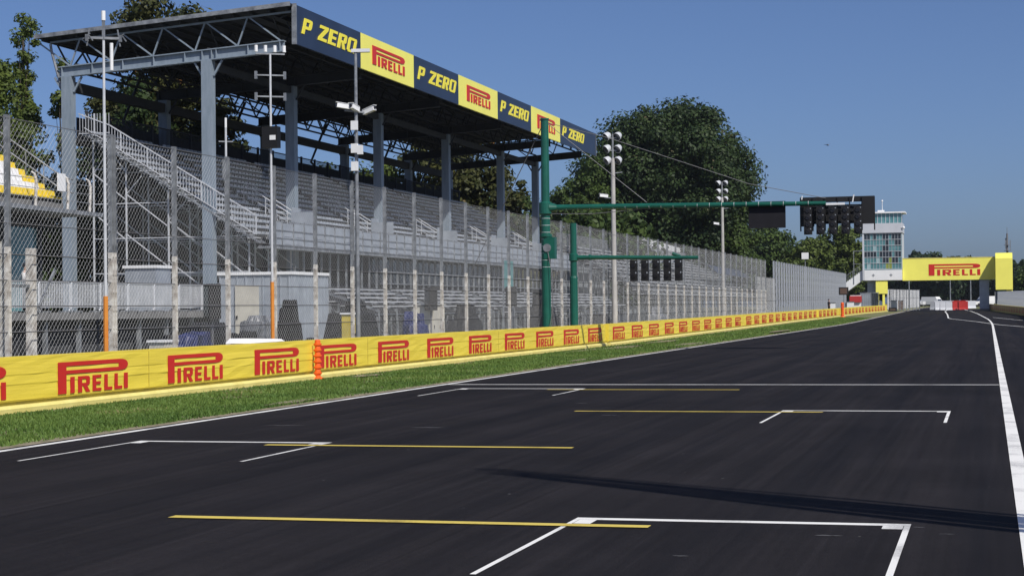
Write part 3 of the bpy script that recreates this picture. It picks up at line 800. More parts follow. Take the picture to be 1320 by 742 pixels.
b.bar((-34.4, 81.3, raily(-34.4)+.1), (-43.6, 81.3, raily(-43.6)+.1), .04).bar((-43.9, 81.3, 10.75), (-42.2, 81.3, 10.75), .04)
k = 0
while x > -43.9:
    zt = raily(x)+1.0 if x > -42.2 else 11.73
    b.bar((x, 81.3, min(raily(x)+.1, 10.75)), (x, 81.3, zt), .022 if k % 9 else .06); x -= .16; k += 1
b.build('stair_railing', M['pale'])

# ------------------------------------------------------------------ generic open bleachers
def bleacher(loc, L, rows, tr_, ri_, z0, label, group, closed=False, rail=False):
    th = thing('bleacher', label, 'stand', loc, 0, group)
    rb_ = MB()
    for k in range(rows): rb_.box(-k*tr_-.66, -k*tr_-.63, .02, L-.02, z0+(k-.35)*ri_, z0+k*ri_+.30)
    rb_.build('risers', M['deck'], th)
    for k in range(rows):
        b = MB(); x = -k*tr_; z = z0+k*ri_
        b.box(x-.28, x, 0, L, z+.38, z+.43).box(x-.62, x-.30, .0, L, z+.0, z+.04)
        b.build('bench_row', M['pale'], th)
    n = max(2, int(L/2.4)+1)
    for j in range(n):
        b = MB(); y = .1+(L-.2)*j/(n-1)
        b.bar((0, y, z0+.2), (-rows*tr_, y, z0+rows*ri_+.2), .07, .12)
        for k in range(0, rows+1, 2): b.bar((-k*tr_, y, 0), (-k*tr_, y, z0+k*ri_+.2), .06)
        b.bar((0, y, .1), (-rows*tr_, y, z0+rows*ri_-.2), .04)
        b.build('support_frame', M['galv'], th)
    if rail:
        b = MB(); xx = -rows*tr_-.3; zz = z0+rows*ri_
        for k in range(int(L/.25)): b.box(xx-.015, xx+.015, k*.25, k*.25+.03, zz-.1, zz+1.2)
        b.box(xx-.03, xx+.03, 0, L, zz+1.2, zz+1.25).box(xx-.03, xx+.03, 0, L, zz-.1, zz-.05)
        for y in (0, L):
            for q in (.6, 1.1): b.bar((0, y, z0+q), (xx, y, zz+q), .05)
            for k in range(rows): b.bar((-k*tr_, y, z0+k*ri_), (-k*tr_, y, z0+k*ri_+1.1), .04)
        b.build('safety_rail', M['galv'], th)
    if closed:
        b = MB(); b.box(-rows*tr_-.5, -rows*tr_-.45, 0, L, 0, z0+rows*ri_); b.build('rear_sheet', M['panel'], th)
    return th
for i, (y, L) in enumerate(((78.5, 8.0), (88.5, 12), (103, 9.5), (115, 10), (127, 10))):
    bleacher((-27.2-.0, y, .2), L, 5, .62, .21, 1.35, ['small white bench stand behind the first camera mast', 'small white bench stand right of the camera mast', 'small white bench stand left of the green poles', 'small white bench stand seen just right of the green poles', 'small white bench stand under the hanging lights'][i], 'small bench stands below the grandstand')
bleacher((-28.5, 157, .3), 72, 12, .72, .40, 2.2, 'open metal stand with many bench rows seen through the fence below the big tree', None, True, True)
# white slatted backing panels above the fence end
th = thing('slatted_screen', 'white slatted screen behind the catch fence above the hanging lights', 'screen', (-38, 201, 0))
b = MB()
for k in range(34): b.box(0, .05, k*1.05, k*1.05+.6, 7.5+.02*k, 9.7-.02*k)
b.build('slats', M['white'], th)
b = MB(); b.box(-.08, -.02, 0, 35.5, 7.9, 8.0).box(-.08, -.02, 0, 35.5, 9.0, 9.1)
for k in range(9): b.box(-.14, -.08, k*4.4, k*4.4+.1, 0, 9.2)
b.build('frame', M['galv'], th)
tag(MB().hexa([(-30, 205, 5.5), (-29.8, 205, 5.5), (-29.8, 243, 5.3), (-30, 243, 5.3), (-31.2, 205, 6.5), (-31.0, 205, 6.5), (-31.0, 243, 6.3), (-31.2, 243, 6.3)]).build('awning', M['navy'], None),
    'dark blue awning strip above the far open stand', 'awning')

# ------------------------------------------------------------------ small upper stand at the left with yellow and white seats
LS = thing('small_stand', 'raised stand at the left edge with yellow and white seats on a thin slab', 'stand', (-35, 50, 0))
def l_(b, n, m): b.v = [(x+35, y-50, z) for x, y, z in b.v]; return b.build(n, m, LS)
l_(MB().hexa([(-35.2, 40, 5.85), (-34.95, 40, 5.85), (-34.95, 66.7, 5.70), (-35.2, 66.7, 5.70), (-35.2, 40, 6.03), (-34.95, 40, 6.03), (-34.95, 66.7, 5.86), (-35.2, 66.7, 5.86)]), 'edge_beam', M['galv'])
l_(MB().hexa([(-45, 40, 5.75), (-35.2, 40, 5.88), (-35.2, 66.6, 5.73), (-45, 66.6, 5.70), (-45, 40, 5.99), (-35.2, 40, 6.0), (-35.2, 66.6, 5.84), (-45, 66.6, 5.84)]), 'slab', M['slab'])
l_(MB().box(-45, -36.9, 40, 65.0, .2, 5.7), 'wall', M['deck'])
l_(MB().box(-36.897, -36.85, 41, 64.9, 1.9, 5.2), 'window', M['glass'])
for y in (41, 44, 47, 50, 53, 56, 59, 62, 64.8): l_(MB().box(-36.84, -36.7, y-.08, y+.08, .2, 5.7), 'pillar', M['deck'])
for k in range(12):
    x = -35.6-.44*k; z = 6.15+.30*k; yE = 64.6
    l_(MB().box(x-.44, x, 44, yE, z-.3, z+.02), 'step', M['slab'])
    b1 = MB(); b2 = MB()
    for q in range(42):
        y = 44.1+q*.5
        if y+.44 > yE: break
        t = b1 if (yE-y < .7+.25*((k*7) % 3) or k > 8 or k < 1) else b2
        t.box(x-.30, x-.02, y, y+.44, z+.18, z+.23); t.hexa([(x-.34, y, z+.23), (x-.30, y, z+.23), (x-.30, y+.44, z+.23), (x-.34, y+.44, z+.23), (x-.38, y, z+.5), (x-.35, y, z+.5), (x-.35, y+.44, z+.5), (x-.38, y+.44, z+.5)])
    if b1.v: l_(b1, 'yellow_seats', M['seatyellow'])
    if b2.v: l_(b2, 'white_seats', M['seatwhite'])
b = MB()
for h in (.62, 1.15): b.tube([(-35.2, 64.7, 5.95+h), (-35.7, 64.7, 6.1+h), (-41.0, 64.7, 6.1+h+3.6)], .035, 6)
for k in range(7): x = -35.7-.8*k; b.bar((x, 64.7, 6.1+.54*k), (x, 64.7, 7.2+.54*k), .035)
l_(b, 'end_handrail', M['galv'])
for y in (54, 56.5, 59.0, 62.0, 64.5, 66.3):
    b = MB(); b.tube([(-35.35, y, 5.85), (-35.3, y, 6.9), (-35.36, y, 7.15), (-35.5, y, 7.25)], [.06, .06, .05, .035], 6); l_(b, 'guard_post', M['conc'])
b = MB()
for z in (6.3, 6.65, 7.0): b.bar((-35.3, 50, z), (-35.3, 66.4, z-.05), .025)
l_(b, 'guard_wires', M['galv'])
tag(MB().box(-35.3, -35.26, 63.6, 64.2, 6.6, 7.3).build('notice_board', M['white'], None), 'small white notice on the guard wires left of the grandstand column', 'sign')

# concourse deck with crowd barriers below it
CD = thing('concourse_deck', 'low dark concourse platform in front of the left stand', 'platform', (-34, 50, 0))
MB().box(-2.5, 1.0, -6, 27, 1.55, 1.83).build('deck', M['slab'], CD)
b = MB()
for k in range(14): b.box(.6, .75, -6+2.5*k, -5.85+2.5*k, .1, 1.55)
b.parts('leg', M['galv'], CD)
MB().box(-2.4, .3, -6, 27, .1, 1.54).build('skirt', M['deck'], CD)
def crowd_barrier(first=[None]):
    th = thing('crowd_barrier', 'grey steel crowd barrier standing on the low concourse platform', 'barrier', (0, 0, 0), 0, 'crowd barriers on the concourse platform')
    b = MB(); b.tube([(0, .08, .02), (0, .02, .12), (0, .02, 1.05), (0, .08, 1.1), (0, 2.2, 1.1), (0, 2.26, 1.05), (0, 2.26, .12), (0, 2.2, .02)], .03, 6)
    b.bar((0, .02, .18), (0, 2.26, .18), .03); b.build('frame', M['pale'], th)
    b = MB()
    for k in range(1, 18): b.bar((0, .02+k*.124, .18), (0, .02+k*.124, 1.08), .03)
    b.build('bars', M['pale'], th)
    b = MB(); b.bar((-.25, .4, .02), (.25, .4, .02), .05).bar((-.25, 1.9, .02), (.25, 1.9, .02), .05); b.parts('foot', M['galv'], th)
    return th
cb0 = crowd_barrier(); cb0.location = (-33.2, 44.5, 1.84)
for k in range(1, 14): dup(cb0, (-33.2+.02*(k % 2), 44.5+2.32*k, 1.84))
cb1 = dup(cb0, (-33.0, 77.2, 1.84), R(-80), 'crowd barrier turned across the right end of the concourse platform')

# cabins
def cabin(loc, sx, sy, sz, label, m, door=True, ribs=True):
    th = thing('site_cabin', label, 'cabin', loc)
    MB().box(0, sx, 0, sy, 0, sz).build('body', m, th)
    MB().box(-.08, sx+.08, -.08, sy+.08, sz+.003, sz+.13).build('roof', M['white'], th)
    if ribs:
        b = MB()
        for k in range(int(sx/.4)+1): b.box(k*.4, k*.4+.05, -.04, -.003, .1, sz-.05)
        for k in range(int(sy/.4)+1): b.box(sx+.003, sx+.04, k*.4, k*.4+.05, .1, sz-.05)
        b.build('wall_ribs', m, th)
    if door:
        d = MB().box(.75, 1.85, -.075, -.045, .05, 2.45).build('door', M['offwhite'], th)
        MB().box(.8, .87, -.11, -.076, 1.0, 1.15).build('handle', M['black'], d)
    return th
cabin((-32.2, 72.0, .45), 3.3, 4.4, 2.9, 'grey ribbed site cabin with a cream door under the end of the grandstand', M['panel'])
cabin((-37.0, 72.6, 1.84), 1.5, 1.5, 1.9, 'small pale cabin on the concourse behind the crowd barriers', M['panel'], False, False)

# ------------------------------------------------------------------ people (one skinned body each)
def person(loc, rz, label, top, legs, arms='rail', h=1.75):
    th = thing('person', label, 'person', loc, rz)
    s = h/1.75
    V = [(0, 0, .95), (0, 0, 1.15), (0, 0, 1.38), (0, .0, 1.50), (0, -.01, 1.56), (0, -.02, 1.66), (0, -.01, 1.73)]
    rr = [.15, .14, .16, .07, .055, .095, .07]
    E = [(i, i+1) for i in range(6)]
    def chain(start, pts, rs):
        last = start
        for p, r_ in zip(pts, rs): V.append(p); rr.append(r_); E.append((last, len(V)-1)); last = len(V)-1
    for sg in (-1, 1):
        chain(0, [(sg*.10, 0, .88), (sg*.11, -.02, .50), (sg*.12, .02, .10), (sg*.12, -.14, .035)], [.10, .065, .042, .035])
        if arms == 'rail': chain(2, [(sg*.19, 0, 1.40), (sg*.25, -.04, 1.12), (sg*.20, -.28, 1.08), (sg*.18, -.36, 1.08)], [.06, .042, .034, .03])
        else: chain(2, [(sg*.19, 0, 1.40), (sg*.23, .02, 1.12), (sg*.22, -.05, .88), (sg*.22, -.06, .80)], [.06, .042, .034, .032])
    me = bpy.data.meshes.new('body'); me.from_pydata([tuple(c*s for c in v) for v in V], E, [])
    me.materials.append(M['skin']); o = bpy.data.objects.new('body', me); COL.objects.link(o); o.parent = th
    md = o.modifiers.new('skin', 'SKIN'); sv = me.skin_vertices[0].data
    for i, r_ in enumerate(rr): sv[i].radius = (r_*s, r_*s)
    sv[0].use_root = True
    sb = o.modifiers.new('sub', 'SUBSURF'); sb.levels = 1; sb.render_levels = 2
    b = MB(); b.lathe((0, 0, 0), [(.165*s, .92*s), (.17*s, 1.05*s), (.185*s, 1.25*s), (.18*s, 1.40*s), (.09*s, 1.50*s)], 14)
    for i, v in enumerate(b.v): b.v[i] = (v[0]*1.08, v[1]*.82, v[2])
    for sg in (-1, 1):
        b.tube([(sg*.17*s, 0, 1.42*s), (sg*(.25 if arms == 'rail' else .235)*s, -.02*s, 1.14*s)], [.075*s, .062*s], 10)
    b.build('shirt', top, th, smooth=True)
    b = MB()
    for sg in (-1, 1): b.tube([(sg*.08*s, 0, .98*s), (sg*.11*s, -.02*s, .5*s), (sg*.12*s, .02*s, .07*s)], [.12*s, .085*s, .065*s], 10)
    b.build('trousers', legs, th, smooth=True)
    b = MB(); b.ball((0, .015*s, 1.70*s), .105*s, 12, 8, (.95, 1.0, .95)); b.v = [(x, y if y > -.045 else -.045+(y+.045)*.2, z) for x, y, z in b.v]
    b.build('hair', M['cloth_dark'], th, smooth=True)
    return th
person((-33.55, 53.4, 1.84), R(90), 'person in a red top standing behind the crowd barriers at the far left', M['cloth_red'], M['cloth_dark'])
person((-33.6, 55.8, 1.84), R(80), 'person in a dark top with arms on the crowd barrier beside the gate frame', M['cloth_dark'], M['cloth_dark'])
person((-33.6, 58.2, 1.84), R(100), 'person in a pale top behind the crowd barriers right of the gate frame', M['cloth_light'], M['cloth_dark'])
person((-18.6, 219, .7), R(120), 'person in dark clothing standing behind the distant barrier by the fence end', M['cloth_dark'], M['cloth_dark'], 'down')

# ------------------------------------------------------------------ equipment behind the fence
def lump(loc, sx, sy, sz, m, label, cat, name, seed=0, group=None, rz=0, slope=0):
    # a sheet draped over a few boxes of different height
    rg = random.Random(seed); nx, ny = 17, 23; b = MB()
    bx = [(rg.uniform(-.45, .45), rg.uniform(-.55, .55), rg.uniform(.35, .6), rg.uniform(.3, .5), rg.uniform(.6, 1.0)) for _ in range(3)]+[(0, 0, .8, .85, .62)]
    def hgt(u, v):
        z = 0
        for cx, cy, wx, wy, hh in bx:
            e = max(abs(u-cx)/wx, abs(v-cy)/wy); f = 1 if e < .75 else max(0, 1-(e-.75)/.35)
            z = max(z, hh*(f*f*(3-2*f)))
        return z
    for i in range(nx):
        for j in range(ny):
            u, v = i/(nx-1)*2-1, j/(ny-1)*2-1; edge = max(abs(u), abs(v)) > .98
            z = 0 if edge else 1.2*sz*hgt(u, v)*(1+slope*v*.5)+rg.uniform(-.025, .025)
            b.v.append((u*sx/2+rg.uniform(-.02, .02), v*sy/2+rg.uniform(-.02, .02), max(0, z)))
    for i in range(nx-1):
        for j in range(ny-1):
            a = i*ny+j; b.f.append((a, a+ny, a+ny+1, a+1))
    o = b.build(name, m, None); o.location = loc; o.rotation_euler = (0, 0, rz); tag(o, label, cat, group); return o
def onY(u_, X):  # not used
    return 0
lump((-21.4, 46.6, .05), 1.3, 5.0, 1.5, M['blacksheet'], 'big black covered stack behind the fence left of the small speaker', 'covered stack', 'covered_stack', 1)
lump((-22.0, 37.2, .05), 1.4, 1.8, 1.0, M['blacksheet'], 'black covered box beside the gate frame', 'covered stack', 'covered_stack', 2)
lump((-21.0, 33.2, .05), 1.4, 1.0, .9, M['blacksheet'], 'black covered box behind the gate frame brace at the far left', 'covered stack', 'covered_stack', 21)
lump((-19.9, 42.6, .05), .9, 2.6, 1.15, M['blue'], 'blue tarpaulin heap behind the fence near the small speaker', 'tarpaulin', 'tarpaulin_heap', 3, slope=.35)
lump((-20.4, 48.3, .05), 1.1, 1.5, 1.95, M['greysheet'], 'tall grey sheeted cart in front of the cream door', 'covered cart', 'covered_cart', 4)
lump((-20.0, 46.3, .05), .9, 1.2, 1.1, M['blacksheet'], 'black case beside the sheeted cart', 'case', 'equipment_case', 5)
lump((-20.8, 51.6, .05), 1.0, .9, 1.9, M['blacksheet'], 'dark covered machine right of the orange post sleeve', 'covered machine', 'covered_machine', 6)
lump((-20.6, 53.4, .05), .9, .9, .9, M['blacksheet'], 'low black crate beside the dark covered machine', 'crate', 'crate', 7)
lump((-22.0, 60.6, .05), 1.6, 3.4, 2.2, M['blacksheet'], 'large dark equipment heap right of the camera mast', 'covered stack', 'covered_stack', 8)
lump((-21.2, 65.6, .05), 1.0, 1.6, 1.55, M['blue'], 'small heap under a blue sheet between two fence posts', 'tarpaulin', 'tarpaulin_heap', 9)
lump((-22.0, 74.8, .05), 1.5, 3.2, 1.7, M['blacksheet'], 'black covered stack right of the white cabinet', 'covered stack', 'covered_stack', 10)
lump((-22.5, 92, .1), 1.5, 3.0, 1.6, M['blacksheet'], 'black covered stack right of the green poles', 'covered stack', 'covered_stack', 11)
lump((-22.0, 104, .1), 1.5, 4.0, 1.3, M['blacksheet'], 'low black covered stack below the hanging lights', 'covered stack', 'covered_stack', 12)
lump((-22.0, 122, .1), 1.5, 4.0, 1.5, M['greysheet'], 'grey covered stack right of the hanging lights', 'covered stack', 'covered_stack', 13)
lump((-21.0, 84.6, .1), 1.3, 2.6, 2.0, M['blacksheet'], 'tall dark stack between the two green poles', 'covered stack', 'covered_stack', 14)
def cabinet(loc, label, m=None, s=(.8, 1.6, 1.9)):
    th = thing('equipment_cabinet', label, 'cabinet', loc)
    MB().box(0, s[0], 0, s[1], .08, s[2]).build('body', m or M['offwhite'], th)
    for k in range(2):
        d = MB().box(s[0]+.004, s[0]+.03, .05+k*s[1]/2, s[1]/2-.02+k*s[1]/2, .15, s[2]-.1).build('door', m or M['offwhite'], th)
        MB().box(s[0]+.031, s[0]+.05, .1+k*s[1]/2, .14+k*s[1]/2, s[2]*.5, s[2]*.5+.15).build('handle', M['black'], d)
    MB().box(-.05, s[0]+.05, -.05, s[1]+.05, s[2]+.003, s[2]+.06).build('lid', M['white'], th)
    MB().box(.05, s[0]-.05, .05, s[1]-.05, 0, .08).build('plinth', M['deck'], th)
cabinet((-22.6, 69.6, .05), 'white equipment cabinet behind the fence between dark heaps')
th = thing('banner_frame', 'teal sheet stretched on a tall frame just left of the green gantry pole', 'banner', (-24.5, 90.6, .1))
MB().box(0, .04, .06, 1.9, 2.75, 4.2).build('sheet', M['teal'], th)
for y_ in (0, 1.96): MB().box(-.03, .05, y_-.03, y_+.03, 0, 4.3).build('post', M['galv'], th)

cabinet((-23.0, 40.6, .05), 'small white open crate with tools behind the gate frame', M['white'], (.6, 1.4, .45))
cabinet((-20.2, 40.9, .05), 'beige folding box beside the blue tarpaulin heap', M['offwhite'], (.4, .7, 1.0))
cabinet((-21.5, 58.2, .05), 'narrow yellow bin behind the camera mast', M['yellow_dull'], (.35, .35, 1.6))
def speaker(loc, label, hp=1.3):
    th = thing('speaker_screen', label, 'speaker', loc, R(-50), 'black speakers on stands behind the fence')
    MB().box(-.3, .3, -.16, .16, hp, hp+.95).build('cabinet', M['black'], th)
    MB().box(-.25, .25, -.175, -.162, hp+.06, hp+.88).build('grille', M['lens'], th)
    MB().tube([(0, 0, .35), (0, 0, hp)], .035, 8).build('pole', M['cable'], th)
    for a in (0, 2.1, 4.2): MB().tube([(0, 0, .6), (.4*math.cos(a), .4*math.sin(a), .02)], .02, 6).build('leg', M['cable'], th)
speaker((-20.3, 44.9, .05), 'black speaker on a stand above the blue tarpaulin heap', 1.55)
speaker((-21.8, 69.4, .05), 'black speaker on a stand left of the white cabinet', 1.7)
speaker((-22.4, 84.3, .1), 'black speaker on a stand two posts left of the green poles', 1.8)
speaker((-23.0, 92.0, .1), 'black speaker on a stand directly left of the green gantry pole', 1.7)

# ------------------------------------------------------------------ masts
def antenna_mast(loc, h, label, kind):
    th = thing('antenna_mast', label, 'mast', loc, 0, 'thin antenna masts behind the fence')
    MB().tube([(0, 0, 0), (0, 0, h)], [.038, .028], 8).build('pole', M['pale'], th)
    ax = Vector((.87, .5, 0))
    if kind == 0:
        b = MB(); b.bar(Vector((0, 0, h+.05))-ax*.32, Vector((0, 0, h+.05))+ax*.32, .05); b.bar((0, 0, h), (0, 0, h+.45), .05); b.parts('crossarm', M['galv'], th)
        MB().tube([(0, 0, h+.42), (0, 0, h+.62)], .045, 8).build('antenna', M['white'], th)
        p = ax*.16; MB().tube([(p.x, p.y, h-.05), (p.x, p.y, h-.62)], .038, 8).build('antenna', M['white'], th)
        for s_ in (-1, 1):
            p = ax*(.34*s_); b = MB(); b.box(p.x-.025, p.x+.03, p.y-.03, p.y+.03, h-.02, h+.12); b.bar((p.x, p.y, h-.12), (p.x-.06*s_, p.y, h+.24), .022); b.bar((p.x-.1, p.y, h+.02), (p.x+.08, p.y, h+.14), .018); b.bar((p.x+.05, p.y, h+.1), (p.x+.14, p.y, h-.02), .02)
            b.build('dish', M['galv'], th)
    elif kind == 1:
        b = MB()
        for z, wd in ((h, .5), (h-.55, .5), (h-1.1, .5)): b.bar(Vector((0, 0, z))-ax*wd*.75, Vector((0, 0, z))+ax*wd*.75, .035)
        b.parts('crossarm', M['galv'], th)
        for k in range(4):
            p = ax*(-.36+.24*k); MB().tube([(p.x, p.y, h+.05), (p.x, p.y, h+.22)], .045, 8).build('antenna', M['white'], th)
        for z in (h-.55, h-1.1):
            for s_ in (-1, 1):
                p = ax*(.37*s_); MB().box(p.x-.03, p.x+.03, p.y-.03, p.y+.03, z-.10, z+.10).build('bracket', M['galv'], th)
        bx = MB().box(-.2, .22, -.12, .12, 6.0, 6.55).build('control_box', M['black'], th)
        MB().box(.02, .18, -.14, -.125, 6.2, 6.32).build('label_plate', M['white'], bx)
    else:
        b = MB(); b.bar(Vector((0, 0, h-.35))-ax*.18, Vector((0, 0, h-.35))+ax*.18, .03); b.parts('crossarm', M['galv'], th)
        MB().tube([(0, 0, h), (0, 0, h+.25)], .03, 8).build('antenna', M['white'], th)
        MB().box(-.07, .07, -.07, .07, h-1.3, h-.8).build('control_box', M['galv'], th)
antenna_mast((-17.85, 34.15, 0), 7.50, 'leftmost thin mast with white tube antennas in front of the roof end', 0)
antenna_mast((-17.85, 43.2, 0), 8.43, 'thin mast with three crossarms and a black box halfway up', 1)
antenna_mast((-18.62, 42.1, 0), 6.45, 'shortest thin mast just left of the mast with three crossarms', 2)
def cam_unit(parent, loc, rz, tilt=-.15):
    h = bpy.data.objects.new('camera_housing', bpy.data.meshes.new('camera_housing'))
    b = MB(); b.box(-.075, .075, -.22, .20, -.07, .07).box(-.09, .09, -.27, .17, .073, .085)
    o = b.build('camera_housing', M['white'], parent); o.location = loc; o.rotation_euler = (tilt, 0, rz)
    MB().lathe((0, -.223, 0), [(.05, 0), (.045, -.03)], 10, 'y').build('camera_lens', M['lens'], o)
    bpy.data.objects.remove(h)
th = thing('camera_mast', 'tall grey mast with white surveillance cameras and a lamp at its top', 'mast', (-17.85, 49.7, .08)); th.scale = (.955, .955, .955)
MB().tube([(0, 0, 0), (0, 0, 9.75)], [.075, .045], 10).build('pole', M['galv'], th)
MB().hexa([(-.10, -.12, 9.7), (.42, .12, 9.72), (.36, .30, 9.72), (-.16, .06, 9.7), (-.10, -.12, 9.80), (.42, .12, 9.82), (.36, .30, 9.82), (-.16, .06, 9.80)]).build('lamp_head', M['cladding'], th)
cam_unit(th, (-.33, -.18, 8.05), R(-60)); cam_unit(th, (.36, .15, 7.92), R(75), -.3); cam_unit(th, (.02, -.2, 7.98), R(-10), -.2)
MB().bar((-.32, -.15, 7.92), (.36, .2, 7.85), .05).build('crossarm', M['galv'], th)
for z in (7.45, 6.75, 6.2, 6.7): MB().box(-.12 if z != 6.7 else .08, .08 if z != 6.7 else .24, -.17, -.06, z-.14, z+.14).build('junction_box', M['white'], th)
def flood_mast(loc, h, label, camz):
    th = thing('floodlight_mast', label, 'mast', loc, 0, 'concrete floodlight masts')
    MB().tube([(0, 0, 0), (0, 0, h-1.1)], [.145, .10], 12).build('pole', M['slabpale'], th)
    b = MB(); b.tube([(0, 0, h-1.2), (0, 0, h+.1)], .05, 8)
    ax = Vector((.95, .3, 0))
    for z in (h, h-.62, h-1.2): b.bar(Vector((0, 0, z-.1))-ax*.36, Vector((0, 0, z-.1))+ax*.36, .05)
    b.build('lamp_frame', M['galv'], th)
    for z in (h, h-.62, h-1.2):
        for s_ in (-1, 1):
            p = ax*(.27*s_)+Vector((0, 0, z)); hd = MB().lathe((0, 0, 0), [(.05, -.20), (.15, -.13), (.20, .02), (.21, .11)], 14, 'y').build('floodlight', M['pale'], th)
            hd.location = p; hd.rotation_euler = (R(-35), 0, R(150 if s_ > 0 else 130))
            MB().lathe((0, .112, 0), [(.19, 0), (.18, .01)], 14, 'y').build('lamp_glass', M['glassdark'], hd)
    cam_unit(th, (-.45, -.1, camz), R(-60), -.1)
    MB().bar((-.45, -.1, camz-.1), (0, 0, camz-.12), .04).bar((0, 0, camz+1.1), (.45, .1, camz+1.15), .04).build('bracket', M['galv'], th)
flood_mast((-17.85, 87.0, 0), 10.25, 'concrete mast with six floodlights nearest to the green gantry', 7.3)
flood_mast((-19.3, 134.8, 0), 11.05, 'farther concrete mast with six floodlights in front of the big dark tree', 8.0)

# ------------------------------------------------------------------ green start gantry
GZ = 5.98
th = thing('start_gantry', 'tall dark green gantry pole with a long arm reaching over the track', 'gantry', (-17.87, 73.0, 0))
MB().tube([(0, 0, 0), (0, 0, 4.75), (0, 0, 9.66)], [.19, .19, .16], 16).build('pole', M['green'], th)
b = MB(); b.lathe((0, 0, 4.75), [(.24, 0), (.26, .02), (.26, .12), (.21, .14)], 16); b.lathe((0, 0, GZ-.3), [(.21, 0), (.27, .05), (.27, .5), (.21, .55)], 16); b.build('collar', M['green'], th)
MB().box(-.05, .42, -.2, .2, 3.85, 4.75).build('winch_box', M['green'], th)
MB().lathe((.1, -.24, 4.3), [(.17, 0), (.17, .05), (.08, .06), (.08, .10)], 16, 'y').build('winch_drum', M['galv'], th)
MB().tube([(.2, 0, GZ), (.5, 0, GZ), (4.6, 0, GZ-.03), (11.6, 0, GZ-.10)], [.22, .12, .11, .085], 12).build('arm', M['green'], th)
b = MB()
for k in range(21): x = .9+k*.5; b.tube([(x, 0, GZ-.008*x), (x+.012, 0, GZ-.008*x)], .119-.0022*x, 12)
for k in range(9): b.tube([(0, 0, 3.5+k*.29), (0, 0, 3.512+k*.29)], .196, 12)
b.build('white_bands', M['white'], th)
b = MB(); b.tube([(.0, 0, 9.6), (4.3, 0, GZ+.12)], .014, 6).tube([(.05, 0, 9.55), (2.6, 0, 8.85), (5.7, 0, 7.75), (8.5, 0, 6.75), (11.6, 0, GZ+.1)], .014, 6)
b.tube([(0, 0, 9.6), (-3.0, 1.6, 4.8), (-4.2, 2.2, 2.8)], .018, 6).tube([(0, -.05, GZ-.25), (2, -.02, GZ-.3), (4.5, 0, GZ-.12)], .014, 6)
b.tube([(.1, -.2, 4.3), (.35, -.3, 3.0), (.3, -.2, 1.6), (0, -.22, .2)], .015, 6)
b.build('stay_cable', M['cable'], th)
MB().tube([(0, 0, 9.66), (0, 0, 9.72)], .19, 12).build('cap', M['green'], th)
tag(MB().box(-9.40, -7.91, 73.12, 73.24, 4.94, 6.02).build('display_board', M['boardback'], None), 'plain dark board hanging from the gantry arm', 'board')
def lens(b, c, r): b.lathe(c, [(r, 0), (r, -.05), (r*.85, -.05), (r*.8, -.02)], 12, 'y')
def light_unit(loc, w_, h_, n, label, group, red=False, gap=None):
    th = thing('signal_light', label, 'signal light', loc, 0, group)
    MB().box(-w_/2, w_/2, 0, .18, 0, h_).build('housing', M['black'], th)
    for k in range(n):
        z = h_*(k+.5)/n
        b = MB(); b.lathe((0, -.003, z), [(w_*.33, 0), (w_*.30, -.03)], 14, 'y'); b.build('lens', M['redlens'] if red else M['lens'], th)
        b = MB(); b.tube([(w_*.36*math.cos(math.pi*j/6), -.10, z+w_*.36*math.sin(math.pi*j/6)) for j in range(7)], .012, 5); b.build('visor', M['black'], th)
        MB().box(w_*.26, w_*.40, -.02, -.003, z+.22*h_/n, z+.36*h_/n).build('fixing_plate', M['bench'], th)
    return th
# main light panel
th = thing('signal_rig', 'big black frame of signal lamps at the end of the gantry arm', 'signal rig', (-7.33, 73.0, .1)); th.scale = (.9455, .9455, .9455)
b = MB()
b.box(0, 3.14, .30, .36, 6.17, 6.40)
for k in range(7): b.box(k*.517, k*.517+.05, .22, .30, 4.95, 6.36)
for z in (5.3, 5.75, 6.0): b.box(0, 3.1, .30, .34, z, z+.06)
b.build('frame', M['black'], th)
MB().box(0, .6, .20, .28, 5.15, 6.02).build('side_panel', M['black'], th)
MB().box(2.62, 3.14, .16, .28, 5.22, 6.36).build('end_panel', M['black'], th)
MB().box(.05, 2.9, .37, .42, 5.25, 6.0).build('back_sheet', M['black'], th)
MB().box(.85, 1.9, .12, .18, 6.04, 6.13).build('light_bar', M['white'], th)
b = MB(); b.tube([(.08, .2, 6.3), (.1, .2, 6.46)], .03, 6).tube([(2.22, .2, 6.15), (2.28, .2, 6.46)], .03, 6); b.build('stay_rod', M['white'], th)
for k in range(6): MB().box(.02+k*.52, .47+k*.52, .20, .29, 6.19, 6.38).build('top_lamp', M['black'], th)
for k in range(5):
    light_unit((-6.98+k*.4945, 72.8, 4.63), .32, 1.10, 4, 'black column of four signal lamps hanging from the gantry arm, %s' % ['at its left end', 'second from the left', 'in the middle', 'second from the right', 'at its right end'][k], 'signal lamp columns on the big gantry')
# lower gantry
th = thing('lower_gantry', 'shorter dark green pole with a horizontal arm carrying five signal lamps', 'gantry', (-17.87, 78.15, 0))
MB().tube([(0, 0, 0), (0, 0, 3.12), (0, 0, 3.2), (0, 0, 5.56)], [.18, .18, .145, .145], 14).build('pole', M['green'], th)
MB().tube([(.1, 0, 4.03), (5.6, 0, 3.93)], [.10, .08], 10).build('arm', M['green'], th)
b = MB(); b.lathe((0, 0, 3.86), [(.16, 0), (.2, .03), (.2, .32), (.16, .35)], 14); b.lathe((.75, 0, 4.02), [(.13, -.05), (.13, .05)], 10, 'x'); b.build('collar', M['green'], th)
MB().tube([(0, 0, 5.5), (2.4, 0, 4.85), (4.7, 0, 4.04)], .012, 6).build('stay_cable', M['cable'], th)
MB().tube([(4.45, 0, 4.13), (4.8, 0, 4.0)], .07, 8).build('cable_anchor', M['green'], th)
